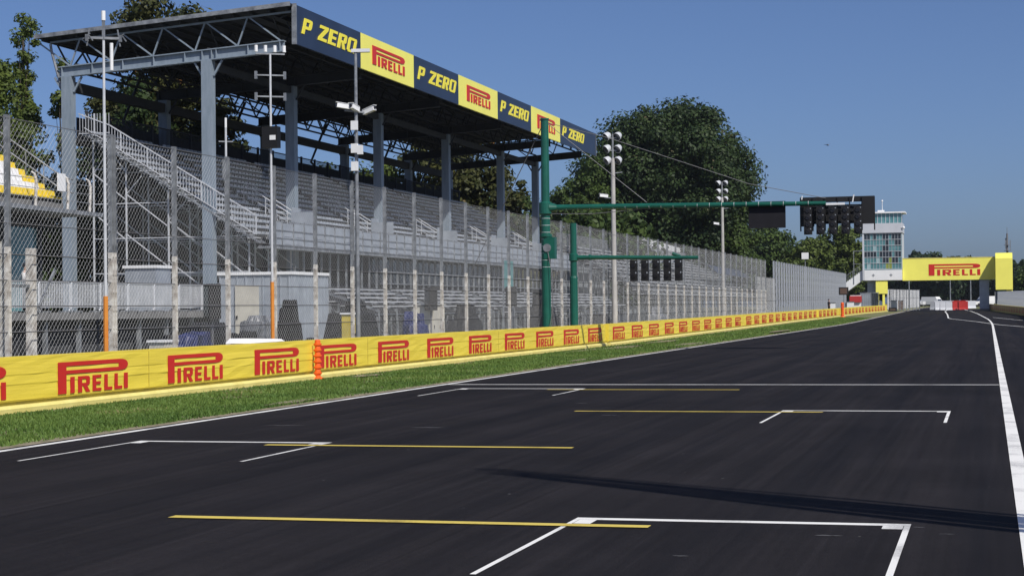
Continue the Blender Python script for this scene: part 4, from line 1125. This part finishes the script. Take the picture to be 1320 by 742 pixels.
for k in range(5):
    light_unit((-15.13+k*.5, 78.0, 2.93), .32, .94, 2, 'black box with two signal lamps on the lower green arm, %s' % ['leftmost', 'second from the left', 'in the middle', 'second from the right', 'rightmost'][k], 'signal lamp boxes on the lower gantry')
MB().bar((2.6, 0, 3.38), (4.9, 0, 3.38), .05).build('lamp_rail', M['galv'], bpy.data.objects['lower_gantry'])
MB().bar((2.6, .0, 3.78), (4.9, .0, 3.78), .05, .10).build('lamp_rail', M['bench'], bpy.data.objects['lower_gantry'])

# unseen poles added out of frame, shaped to cast the long shadow over the grid
th = thing('shadow_poles', 'unseen bundle of leaning poles added to cast the long grid shadow', 'mast', (3.9, 11.1, 0))
rgm = random.Random(2)
for k in range(15):
    a_ = k*2.399; r_ = .58*math.sqrt((k+.5)/15); dx, dy = r_*math.cos(a_), r_*math.sin(a_); h_ = 13.1-rgm.random()*1.4*(k > 1)
    MB().tube([(dx, dy+1.6, 0), (dx*.95, dy*.95+.75, h_*.55), (dx*.35, dy*.35, h_)], [.055, .05, .022], 6).build('pole', M['galv'], th)

# ------------------------------------------------------------------ control tower and bridge
TY = 285.
TW = thing('control_tower', 'glass race control tower with white bands beside the yellow bridge', 'tower', (-15.85, TY, .6))
def T(b, n, m, p=None):
    b.v = [(x+15.85, y-TY, z-.6) for x, y, z in b.v]; return b.build(n, m, p or TW)
X0, X1 = -18.78, -12.92
T(MB().box(X0, X1, TY, TY+6, 7.1, 12.8), 'glass_body', M['glass'])
rg = random.Random(3)
for i in range(12):
    for j in range(6):
        xa = X0+.1+(X1-X0-.2)*i/12; xb = X0+.1+(X1-X0-.2)*(i+1)/12; za = 7.25+5.5*j/6; zb2 = 7.25+5.5*(j+1)/6
        r_ = rg.random(); mm = None
        if j in (5, 2) and r_ < .85: mm = M['glassdark']
        elif i > 5 and r_ < .5: mm = M['glassdark']
        elif r_ < .12: mm = M['glasslight']
        elif i in (7, 8) and j < 2: mm = M['glassgreen']
        if mm: T(MB().box(xa, xb, TY-.03, TY-.005, za, zb2), 'window_pane', mm)
b = MB()
for i in range(13): x = X0+.1+(X1-X0-.2)*i/12; b.box(x-.02, x+.02, TY-.06, TY-.031, 7.2, 12.8)
for j in range(7): z = 7.22+5.5*j/6; b.box(X0+.1, X1, TY-.09, TY-.061, z, z+.06)
for i in range(9): y = TY+.1+5.8*i/8; b.box(X1+.003, X1+.07, y-.04, y+.04, 7.2, 12.8).box(X0-.07, X0-.003, y-.04, y+.04, 7.2, 12.8)
T(b, 'mullions', M['cladding'])
T(MB().box(X0-.15, X0+.1, TY-.2, TY+6, 5.5, 14.35), 'side_fin', M['cladding'])
T(MB().box(X0+.1, X1-.0, TY-.25, TY+6.1, 5.5, 7.1), 'lower_band', M['white'])
b = MB()
for x in (-17.3, -14.6):
    b.box(x-.22, x+.22, TY-.275, TY-.255, 6.22, 6.34).box(x-.06, x+.06, TY-.276, TY-.254, 6.05, 6.215).box(x-.06, x+.06, TY-.276, TY-.254, 6.345, 6.5)
T(b, 'emblem', M['galv'])
T(MB().box(X0-.15, X1+.15, TY-.3, TY+6.2, 12.85, 14.35), 'upper_band', M['cladding'])
T(MB().box(-17.2, -12.9, TY+.6, TY+5.4, 14.36, 15.9), 'penthouse_glass', M['glass'])
b = MB()
for i in range(8): x = -17.2+4.3*i/7; b.box(x-.04, x+.04, TY+.53, TY+.597, 14.36, 15.9)
T(b, 'penthouse_mullions', M['cladding'])
T(MB().box(-17.4, -12.35, TY+.2, TY+5.8, 15.92, 16.15), 'penthouse_roof', M['white'])
T(MB().box(-16.6, -15.6, TY+1, TY+2, 16.16, 16.45).tube([(-15.9, TY+1.5, 16.3), (-15.9, TY+1.5, 17.8)], .05, 6).ball((-15.9, TY+1.5, 17.9), .16), 'rooftop_mast', M['white'])
T(MB().ball((-12.6, TY-.35, 13.6), .22).box(-12.9, -12.6, TY-.4, TY-.3, 13.5, 13.7), 'camera_dome', M['white'])
T(MB().box(-16.95, -15.15, TY-.1, TY+.3, 3.4, 5.48), 'yellow_panel', M['pyellow'])
T(MB().box(-16.9, -16.5, TY+.0, TY+.5, .4, 3.4).box(-15.95, -15.6, TY+.0, TY+.5, .4, 3.4), 'leg', M['pyellow'])
T(MB().box(-18.3, -17.2, TY+1.0, TY+3.5, .4, 5.48), 'stair_core', M['panel'])
T(MB().hexa([(-22.3, TY+.2, 3.1), (X0-.15, TY+.2, 5.6), (X0-.15, TY+2.2, 5.6), (-22.3, TY+2.2, 3.1), (-22.3, TY+.2, 4.7), (X0-.15, TY+.2, 7.2), (X0-.15, TY+2.2, 7.2), (-22.3, TY+2.2, 4.7)]), 'stair_ramp', M['white'])
b = MB()
for k in range(12): x = -22.2+.28*k; b.bar((x, TY+.15, 4.75+.2*k), (x, TY+.15, 5.8+.2*k), .05)
b.bar((-22.2, TY+.15, 5.8), (-18.95, TY+.15, 8.1), .06).bar((-20.3, TY+.15, 5), (-20.3, TY+.15, 10.2), .1).bar((-20.3, TY+.15, 10.1), (X0, TY+.15, 10.1), .1).bar((-20.3, TY+.15, 8.1), (X0, TY+.15, 8.1), .08)
T(b, 'stair_railing', M['galv'])
BR = thing('footbridge', 'yellow advertising bridge spanning the track from the glass tower', 'bridge', (-5.9, TY, 5.4))
MB().box(-6.98, 6.96, .4, 3.4, 0, 3.4).build('span', M['pyellow'], BR)
o = letters_mesh('lettering', pirelli, 7.75, 1.75, .03, M['red'], BR, 'XZ'); o.location = (-3.0, .395, .72)
MB().box(-6.98, 6.96, .36, 3.44, 3.401, 3.48).build('parapet', M['yellow_pale'], BR)
th = thing('bridge_tower', 'square yellow tower holding up the right end of the bridge', 'tower', (2.35, TY-1.5, .7))
MB().box(-1.28, 1.22, .9, 3.4, 3.1, 8.72).hexa([(-1.28, -.95, 3.1), (1.22, -.95, 3.1), (1.22, .897, 3.1), (-1.28, .897, 3.1), (-1.28, -.95, 7.85), (1.22, -.95, 7.85), (1.22, .897, 8.72), (-1.28, .897, 8.72)]).build('body', M['pyellow'], th)
MB().box(.3, 1.2, .2, .8, 0, 3.1).build('leg', M['pyellow'], th)
MB().box(-1.1, .25, .5, 3, 0, 3.09).build('glazed_base', M['teal'], th)
th = thing('bridge_pier', 'plain grey pier under the right end of the yellow bridge', 'pier', (-.62, TY+.8, .6))
MB().box(-.72, .72, 0, 1.8, 0, 4.78).build('shaft', M['panel'], th)
MB().box(-.85, .85, -.1, 1.9, -.1, .3).build('footing', M['slab'], th)
th = thing('phone_mast', 'communication mast with stacked antennas above the right bridge tower', 'mast', (3.0, TY+14, .7))
MB().tube([(0, 0, 0), (0, 0, 12.2)], [.25, .14], 8).build('pole', M['cable'], th)
for k in range(9):
    a = k*2.1; z = 9.8+.32*(k % 5)
    MB().box(-.07+.45*math.cos(a), .07+.45*math.cos(a), -.07+.45*math.sin(a), .07+.45*math.sin(a), z-.4, z+.4).build('antenna', M['galv'], th)
MB().tube([(0, 0, 12), (0, 0, 13.2)], .04, 6).lathe((0, 0, 10.3), [(.5, 0), (.5, .06)], 10).lathe((0, 0, 9.4), [(.5, 0), (.5, .06)], 10).build('antenna_ring', M['cable'], th)
# boards and boxes around the tower foot
th = thing('display_screen', 'black display screen with brown matrix on a post behind the far barrier', 'screen', (-18.3, 238, .4))
MB().box(-.62, .62, 0, .15, 2.65, 3.65).build('casing', M['black'], th)
MB().box(-.45, .45, -.02, -.003, 2.78, 3.52).build('screen', M['brown'], th)
MB().box(-.06, .06, .02, .12, 0, 2.65).build('post', M['galv'], th)
th = thing('track_sign', 'small black sign on the grass at the end of the yellow barrier below the tower', 'sign', (-14.45, 285.5, .62))
MB().box(-.62, .62, 0, .08, 0, .62).build('board', M['black'], th)
MB().box(-.42, .42, -.012, -.003, .2, .42).build('marking', M['brown'], th)
th = thing('kiosk', 'dark red kiosk behind the far barrier next to the tower stairs', 'kiosk', (-18.4, 262, .5))
MB().box(-.8, .6, 0, 1.6, 0, 2.6).build('body', M['white'], th); MB().box(-.9, .7, -.3, 1.7, 1.6, 2.5).build('awning', M['cloth_red'], th)
for k, (x, y) in enumerate(((-17.6, 272), (-16.6, 274))):
    th = thing('steel_container', ['grey container below the tower stairs', 'dark glazed booth below the glass tower'][k], 'container', (x-.9, y, .55))
    MB().box(0, 1.5, 0, 2, 0, 2.9).build('body', M['panel'] if k == 0 else M['glassdark'], th); MB().box(-.05, 1.55, -.05, 2.05, 2.903, 3.0).build('roof', M['galv'], th)
    b = MB()
    for q in range(6): b.box(.02+q*.29, .06+q*.29, -.05, -.003, .05, 2.85)
    b.build('wall_ribs', M['galv'], th)
for k in range(4):
    th = thing('service_box', ['white service box nearest the far orange marker', 'white service box beside the dark red kiosk', 'brown service box behind the farthest barrier', 'white service box under the tower leg'][k], 'box', [(-18.9, 226, .4), (-18.2, 248, .5), (-14.7, 318, .75), (-14.6, 292, .7)][k])
    MB().box(-.45, .45, 0, .8, .08, 1.6).build('body', [M['white'], M['white'], M['brown'], M['white']][k], th); MB().box(-.5, .5, -.05, .85, 1.603, 1.7).build('lid', M['galv'], th); MB().box(-.4, .4, .05, .75, 0, .08).build('plinth', M['deck'], th)

# plastic track blocks, red and white, across the track in the distance
def blockmesh(m):
    b = MB(); b.hexa([(-.45, -.28, 0), (.45, -.28, 0), (.45, .28, 0), (-.45, .28, 0), (-.45, -.22, .25), (.45, -.22, .25), (.45, .22, .25), (-.45, .22, .25)])
    b.hexa([(-.44, -.12, .25), (.44, -.12, .25), (.44, .12, .25), (-.44, .12, .25), (-.44, -.10, 1.05), (.44, -.10, 1.05), (.44, .10, 1.05), (-.44, .10, 1.05)])
    return b
blw = blockmesh(0).build('water_block', M['cladding']); blr = blockmesh(0).build('water_block', M['redpl'])
place = [(-9.1, 314, 0), (-8.2, 308, 0), (-7.3, 305, 0), (-6.3, 303, 0), (-5.3, 306, 1), (-4.9, 309, 1), (-4.4, 312, 1), (-3.9, 315, 1), (-8.6, 330, 0), (-7.7, 335, 0), (-6.8, 338, 0), (-6.0, 335, 1), (-5.2, 332, 1), (-4.4, 330, 1), (-3.6, 336, 0), (-2.8, 338, 0), (-9.6, 352, 0), (-8.7, 354, 0), (-7.8, 353, 0), (-6.9, 356, 0), (-6.0, 355, 1), (-5.2, 354, 1), (-4.4, 356, 1)]
used = [False, False]
words = ['leftmost white', 'second white', 'third white', 'fourth white', 'leftmost red', 'second red', 'third red', 'rightmost red']
for i, (x, y, c) in enumerate(place):
    s = blr if c else blw
    o = s if not used[c] else inst(s); used[c] = True
    o.scale = (1.15, 1.15, 1.3); o.location = (x, y, zg(y)+.002); o.rotation_euler = (0, 0, R((i*37) % 40-20))
    lab = ('%s plastic block in the front row across the far track' % words[i]) if i < 8 else ('%s plastic block in the back row across the far track' % ('red' if c else 'white'))
    tag(o, lab, 'track block', ('front row of track blocks' if i < 8 else ('red track blocks in the back row' if c else 'white track blocks in the back row')))
# far vehicles
def van(loc, rz, label, m, L=5.2, H=2.1):
    th = thing('parked_van', label, 'van', loc, rz, 'vehicles parked beyond the bridge')
    b = MB(); b.hexa([(-.95, 0, .4), (.95, 0, .4), (.95, L, .4), (-.95, L, .4), (-.93, .0, 1.1), (.93, .0, 1.1), (.93, L, 1.1), (-.93, L, 1.1)])
    b.hexa([(-.93, .9, 1.1), (.93, .9, 1.1), (.93, L, 1.1), (-.93, L, 1.1), (-.82, 1.6, H), (.82, 1.6, H), (.82, L-.1, H), (-.82, L-.1, H)])
    b.build('body', m, th)
    MB().hexa([(-.8, .93, 1.15), (.8, .93, 1.15), (.8, .95, 1.15), (-.8, .95, 1.15), (-.72, 1.5, H-.15), (.72, 1.5, H-.15), (.72, 1.52, H-.15), (-.72, 1.52, H-.15)]).build('windscreen', M['glassdark'], th)
    for x in (-.85, .85):
        for y in (.9, L-1): MB().lathe((x, y, .36), [(.36, -.12), (.36, .12)], 14, 'x').build('wheel', M['rubber'], th)
for i, (x, y, r_, m_, l_2) in enumerate([(-16.5, 395, 80, M['carb'], 'blue van parked left beyond the bridge'), (-13.5, 400, 75, M['carw'], 'white van parked beside the blue van beyond the bridge'), (-3.0, 372, -70, M['carw'], 'white van right of the track blocks'), (-.8, 380, -80, M['carw'], 'rightmost white van beyond the bridge pier'), (-9.5, 405, 60, M['carw'], 'white van behind the white track blocks')]):
    van((x, y, zg(y)+.02), R(r_), l_2, m_)
for i, (x, y, h_) in enumerate([(-7.8, 390, 6.5), (-3.4, 365, 8), (-14.2, 340, 6)]):
    th = thing('light_pole', ['thin pole beyond the track blocks', 'thicker pale pole right of the track blocks', 'thin pole beyond the far left fence'][i], 'pole', (x, y, zg(y)))
    MB().tube([(0, 0, 0), (0, 0, h_)], [.14, .09], 8).build('pole', M['galv'], th); MB().box(-.3, .3, -.1, .1, h_, h_+.12).build('lamp_head', M['white'], th)
th = thing('roadside_speaker', 'white speaker box on a pole in front of the far trees left of the tower', 'speaker', (-24.4, 250, .5))
MB().box(-.45, .45, -.3, .3, 7.6, 8.5).build('box', M['white'], th); MB().tube([(0, 0, 0), (0, 0, 7.6)], .07, 6).build('pole', M['galv'], th)
th = thing('aircraft', 'tiny dark aircraft far off in the open sky', 'aircraft', (-92.9, 1100, 98.3)); th.scale = (.5, .5, .5)
MB().ball((0, 0, 0), 1.1, 10, 6, (1.6, 1, .8)).build('body', M['navy'], th); MB().tube([(-1.2, 0, .2), (-5, 0, .5)], [.35, .12], 6).build('tail_boom', M['navy'], th); MB().box(-3.6, 3.6, -.08, .08, 1.1, 1.16).build('rotor', M['cable'], th)

# ------------------------------------------------------------------ trees
def tree(name, label, x, y, ztop, wd, mt, seed, zb=None, n=9000, leaf=.30, crown0=.28, aspect=1.0, sparse=0., cat='tree', shape='round', group=None, clumps=None):
    rg = np.random.default_rng(seed); z0 = zb if zb is not None else zv(y)
    H = ztop-z0; cz0 = z0+H*crown0
    th = thing(name, label, cat, (x, y, z0), 0, group)
    pr = random.Random(seed)
    ncl = clumps or int(60+wd*9)
    # clump centres on an uneven ellipsoid
    C_ = []
    for k in range(ncl):
        while True:
            d = rg.normal(0, 1, 3); d /= np.linalg.norm(d); rr = rg.random()**.45
            p = d*rr
            if shape == 'column' or True: break
        t = (p[2]+1)/2
        if shape == 'column': rad = (.65+.35*math.sin(t*19+seed))*(1-.65*t)
        elif shape == 'dome': rad = 1.0
        else: rad = 1.0
        lob = 1+.18*math.sin(3*math.atan2(p[1], p[0])+seed)+.12*math.sin(5*t+seed*2)
        C_.append((p[0]*wd/2*rad*lob*.86, p[1]*wd/2*rad*lob*.86*aspect, cz0-z0+(H-(cz0-z0))*(.04+.92*t)))
    C_ = np.array(C_)
    cr = wd*.10+.32 if shape != 'column' else wd*.075+.12
    szs = cr*(.6+.8*rg.random(ncl))
    if sparse: keep = rg.random(ncl) > sparse; C_ = C_[keep]; szs = szs[keep]; ncl = len(C_)
    idx = rg.integers(0, ncl, n)
    d = rg.normal(0, 1, (n, 3)); d /= np.linalg.norm(d, axis=1)[:, None]
    pos = C_[idx]+d*(rg.random(n)**.5*szs[idx])[:, None]*np.array([1, 1, .75])
    # leaf quads
    a = rg.normal(0, 1, (n, 3)); a += d*.0; a /= np.linalg.norm(a, axis=1)[:, None]
    nrm = d+np.array([0, 0, .5])+rg.normal(0, .5, (n, 3)); nrm /= np.linalg.norm(nrm, axis=1)[:, None]
    t1 = np.cross(nrm, a); t1 /= np.linalg.norm(t1, axis=1)[:, None]; t2 = np.cross(nrm, t1)
    s = (leaf*(.6+.8*rg.random(n)))[:, None]/2
    v = np.stack([pos-t1*s*1.25, pos-t2*s*.75, pos+t1*s*1.25, pos+t2*s*.75], 1).reshape(-1, 3)
    o = bpy.data.objects.new('crown', npmesh('crown', v, 4, mt)); COL.objects.link(o); o.parent = th
    # trunk and limbs
    b = MB(); tr_ = max(.10, wd*.035); top = H*(.86 if shape == 'column' else .62)
    pts = [(pr.uniform(-.05, .05)*i*.3*tr_*3, pr.uniform(-.05, .05)*i*.3*tr_*3, top*i/6) for i in range(7)]
    b.tube(pts, [tr_*(1.25-.95*i/6) for i in range(7)], 8)
    order = np.argsort(-szs)[:min(ncl, 34)]
    for k in order:
        c = C_[k]; h0 = min(top*.95, max(H*crown0*.7, c[2]*.62)); i0 = h0/top*6; p0 = Vector(pts[min(6, int(i0))]); p0.z = h0
        mid = (p0+Vector(c))*.5+Vector((0, 0, -.04*wd)); b.tube([p0, mid, tuple(c)], [tr_*.38, tr_*.22, tr_*.06], 5)
    b.build('trunk', M['bark'], th, recalc=False)
    return th
tree('pine_tree', 'tall thin sparse tree at the far left with its trunk showing', -49.2, 85.2, 19.4, 4.6, F['light'], 11, n=6500, leaf=.15, crown0=.30, shape='column', sparse=.1, clumps=60)
tree('pine_tree', 'leafy tree cut by the left edge of the picture', -48.6, 81.5, 15.4, 4.6, F['light'], 12, n=13000, leaf=.19, crown0=.3, clumps=70)
tree('pine_tree', 'thin sparse tree left of the first grandstand column', -49.7, 90.3, 16.4, 4.0, F['light'], 13, n=4800, leaf=.16, crown0=.3, shape='column', sparse=.2, clumps=40)
tree('pine_tree', 'half hidden thin tree just right of the first grandstand column', -49.0, 93.3, 12.5, 3.0, F['light'], 131, n=4500, leaf=.16, crown0=.3, shape='column', sparse=.2, clumps=40)
tree('leafy_bush', 'big dark bush behind the yellow seats', -51.7, 86.8, 11.4, 5.8, F['mid'], 14, n=9000, leaf=.24, crown0=.1, cat='bush')
tree('leafy_bush', 'dark bush between the left stand and the stairs', -50.2, 91.5, 9.8, 5.4, F['mid'], 15, n=9000, leaf=.24, crown0=.1, cat='bush')
tree('leafy_bush', 'dark green bush below the top of the stairs', -47.5, 88, 9.5, 5.5, F['mid'], 151, n=9000, leaf=.24, crown0=.05, cat='bush')
tree('broadleaf_tree', 'large green and brown tree rising over the near end of the roof', -50.2, 104.5, 22.6, 9.0, F['autumn'], 16, n=42000, leaf=.25, crown0=.25, group=None)
tree('broadleaf_tree', 'dark tree seen under the roof behind the first columns', -50.9, 101.5, 16.6, 8.5, F['dark'], 17, n=38000, leaf=.26, crown0=.12)
tree('broadleaf_tree', 'tree with bare twigs seen under the roof between the front columns', -53.0, 118, 18.6, 5.5, F['autumn'], 18, n=6500, leaf=.32, crown0=.2, sparse=.25)
tree('broadleaf_tree', 'pale green tree low under the roof left of the camera mast', -59.2, 155, 16.6, 6.5, F['light'], 19, n=9000, leaf=.36, crown0=.15)
tree('broadleaf_tree', 'pale green tree low under the roof right of the camera mast', -56.4, 160.9, 17.2, 8.5, F['light'], 20, n=12000, leaf=.36, crown0=.15)
tree('broadleaf_tree', 'brownish autumn tree seen under the far half of the roof', -49.3, 163.0, 20.4, 11.5, F['autumn'], 21, n=26000, leaf=.36, crown0=.15)
tree('broadleaf_tree', 'sparse brown tree at the far end of the roofed grandstand', -43.2, 161.4, 15.7, 6.0, F['autumn'], 22, n=6000, leaf=.34, crown0=.2, sparse=.25)
tree('leafy_bush', 'bushy green tree behind the upper fence left of the green gantry pole', -39.9, 157.5, 12.0, 5.5, F['mid'], 23, n=9000, leaf=.32, crown0=.1, cat='bush')
tree('broadleaf_tree', 'huge dark round tree right of the grandstand roof', -39.6, 233, 29.9, 23.6, F['dark'], 24, n=150000, leaf=.38, crown0=.10, clumps=420, aspect=.6)
tree('broadleaf_tree', 'lower leafy tree on the left flank of the huge dark tree', -50.2, 224, 22.0, 11.5, F['mid'], 25, n=34000, leaf=.34, crown0=.08, clumps=150)
tree('broadleaf_tree', 'light leafy tree on the right flank of the huge dark tree', -32.3, 234, 18.2, 8.5, F['mid'], 26, n=26000, leaf=.33, crown0=.08, clumps=110)
tree('broadleaf_tree', 'tree directly behind the dark gantry board', -34.5, 301, 14.6, 13.5, F['mid'], 27, n=22000, leaf=.5, crown0=.05)
tree('broadleaf_tree', 'tree left of the glass tower behind the close posted fence', -27.5, 293, 12.9, 9.5, F['light'], 28, n=20000, leaf=.42, crown0=.05)
tree('broadleaf_tree', 'sunny green tree below the gantry light panel', -23.4, 304, 15.9, 9.5, F['light'], 29, n=22000, leaf=.42, crown0=.05)
tree('broadleaf_tree', 'green tree between the huge dark tree and the gantry board', -37.5, 311, 16.6, 9.0, F['mid'], 30, n=14000, leaf=.5, crown0=.05)
tree('broadleaf_tree', 'small tree right behind the yellow bridge tower', 8.2, 345, 9.0, 8.5, F['mid'], 31, n=12000, leaf=.45, crown0=.05)
k = 0
for i in range(17):
    x = -44+i*4.1; y = 470+((i*53) % 60); zt = 14.4+((i*29) % 11)*.16
    if x > -4: zt -= 1.8
    tree('woodland_tree', 'dark tree in the far wood closing the view beyond the bridge', x, y, zt, 13, F['far'], 60+i, n=5200, leaf=.95, crown0=.02, group='trees of the far wood', clumps=80)
for i in range(7):
    x = -88+i*7; y = 178+((i*31) % 30)
    tree('woodland_tree', 'green tree in the wood glimpsed behind the grandstand', x+8, y, 11+((i*17) % 5), 12, F['mid'], 90+i, n=7000, leaf=.5, crown0=.05, group='trees of the wood behind the grandstand', clumps=90)

# ------------------------------------------------------------------ the air between here and the far wood
hm = bpy.data.materials.new('haze'); hm.use_nodes = True; ht = hm.node_tree; ht.nodes.clear()
ho = ht.nodes.new('ShaderNodeOutputMaterial'); hv = ht.nodes.new('ShaderNodeVolumePrincipled')
hv.inputs['Color'].default_value = (.80, .88, 1, 1); hv.inputs['Density'].default_value = .00008; hv.inputs['Anisotropy'].default_value = .2
ht.links.new(hv.outputs[0], ho.inputs['Volume'])
hz = MB().box(-600, 600, -70, 920, -1.2, 34).build('haze', hm); hz['kind'] = 'stuff'; hz['label'] = 'thin bluish haze over the whole straight'
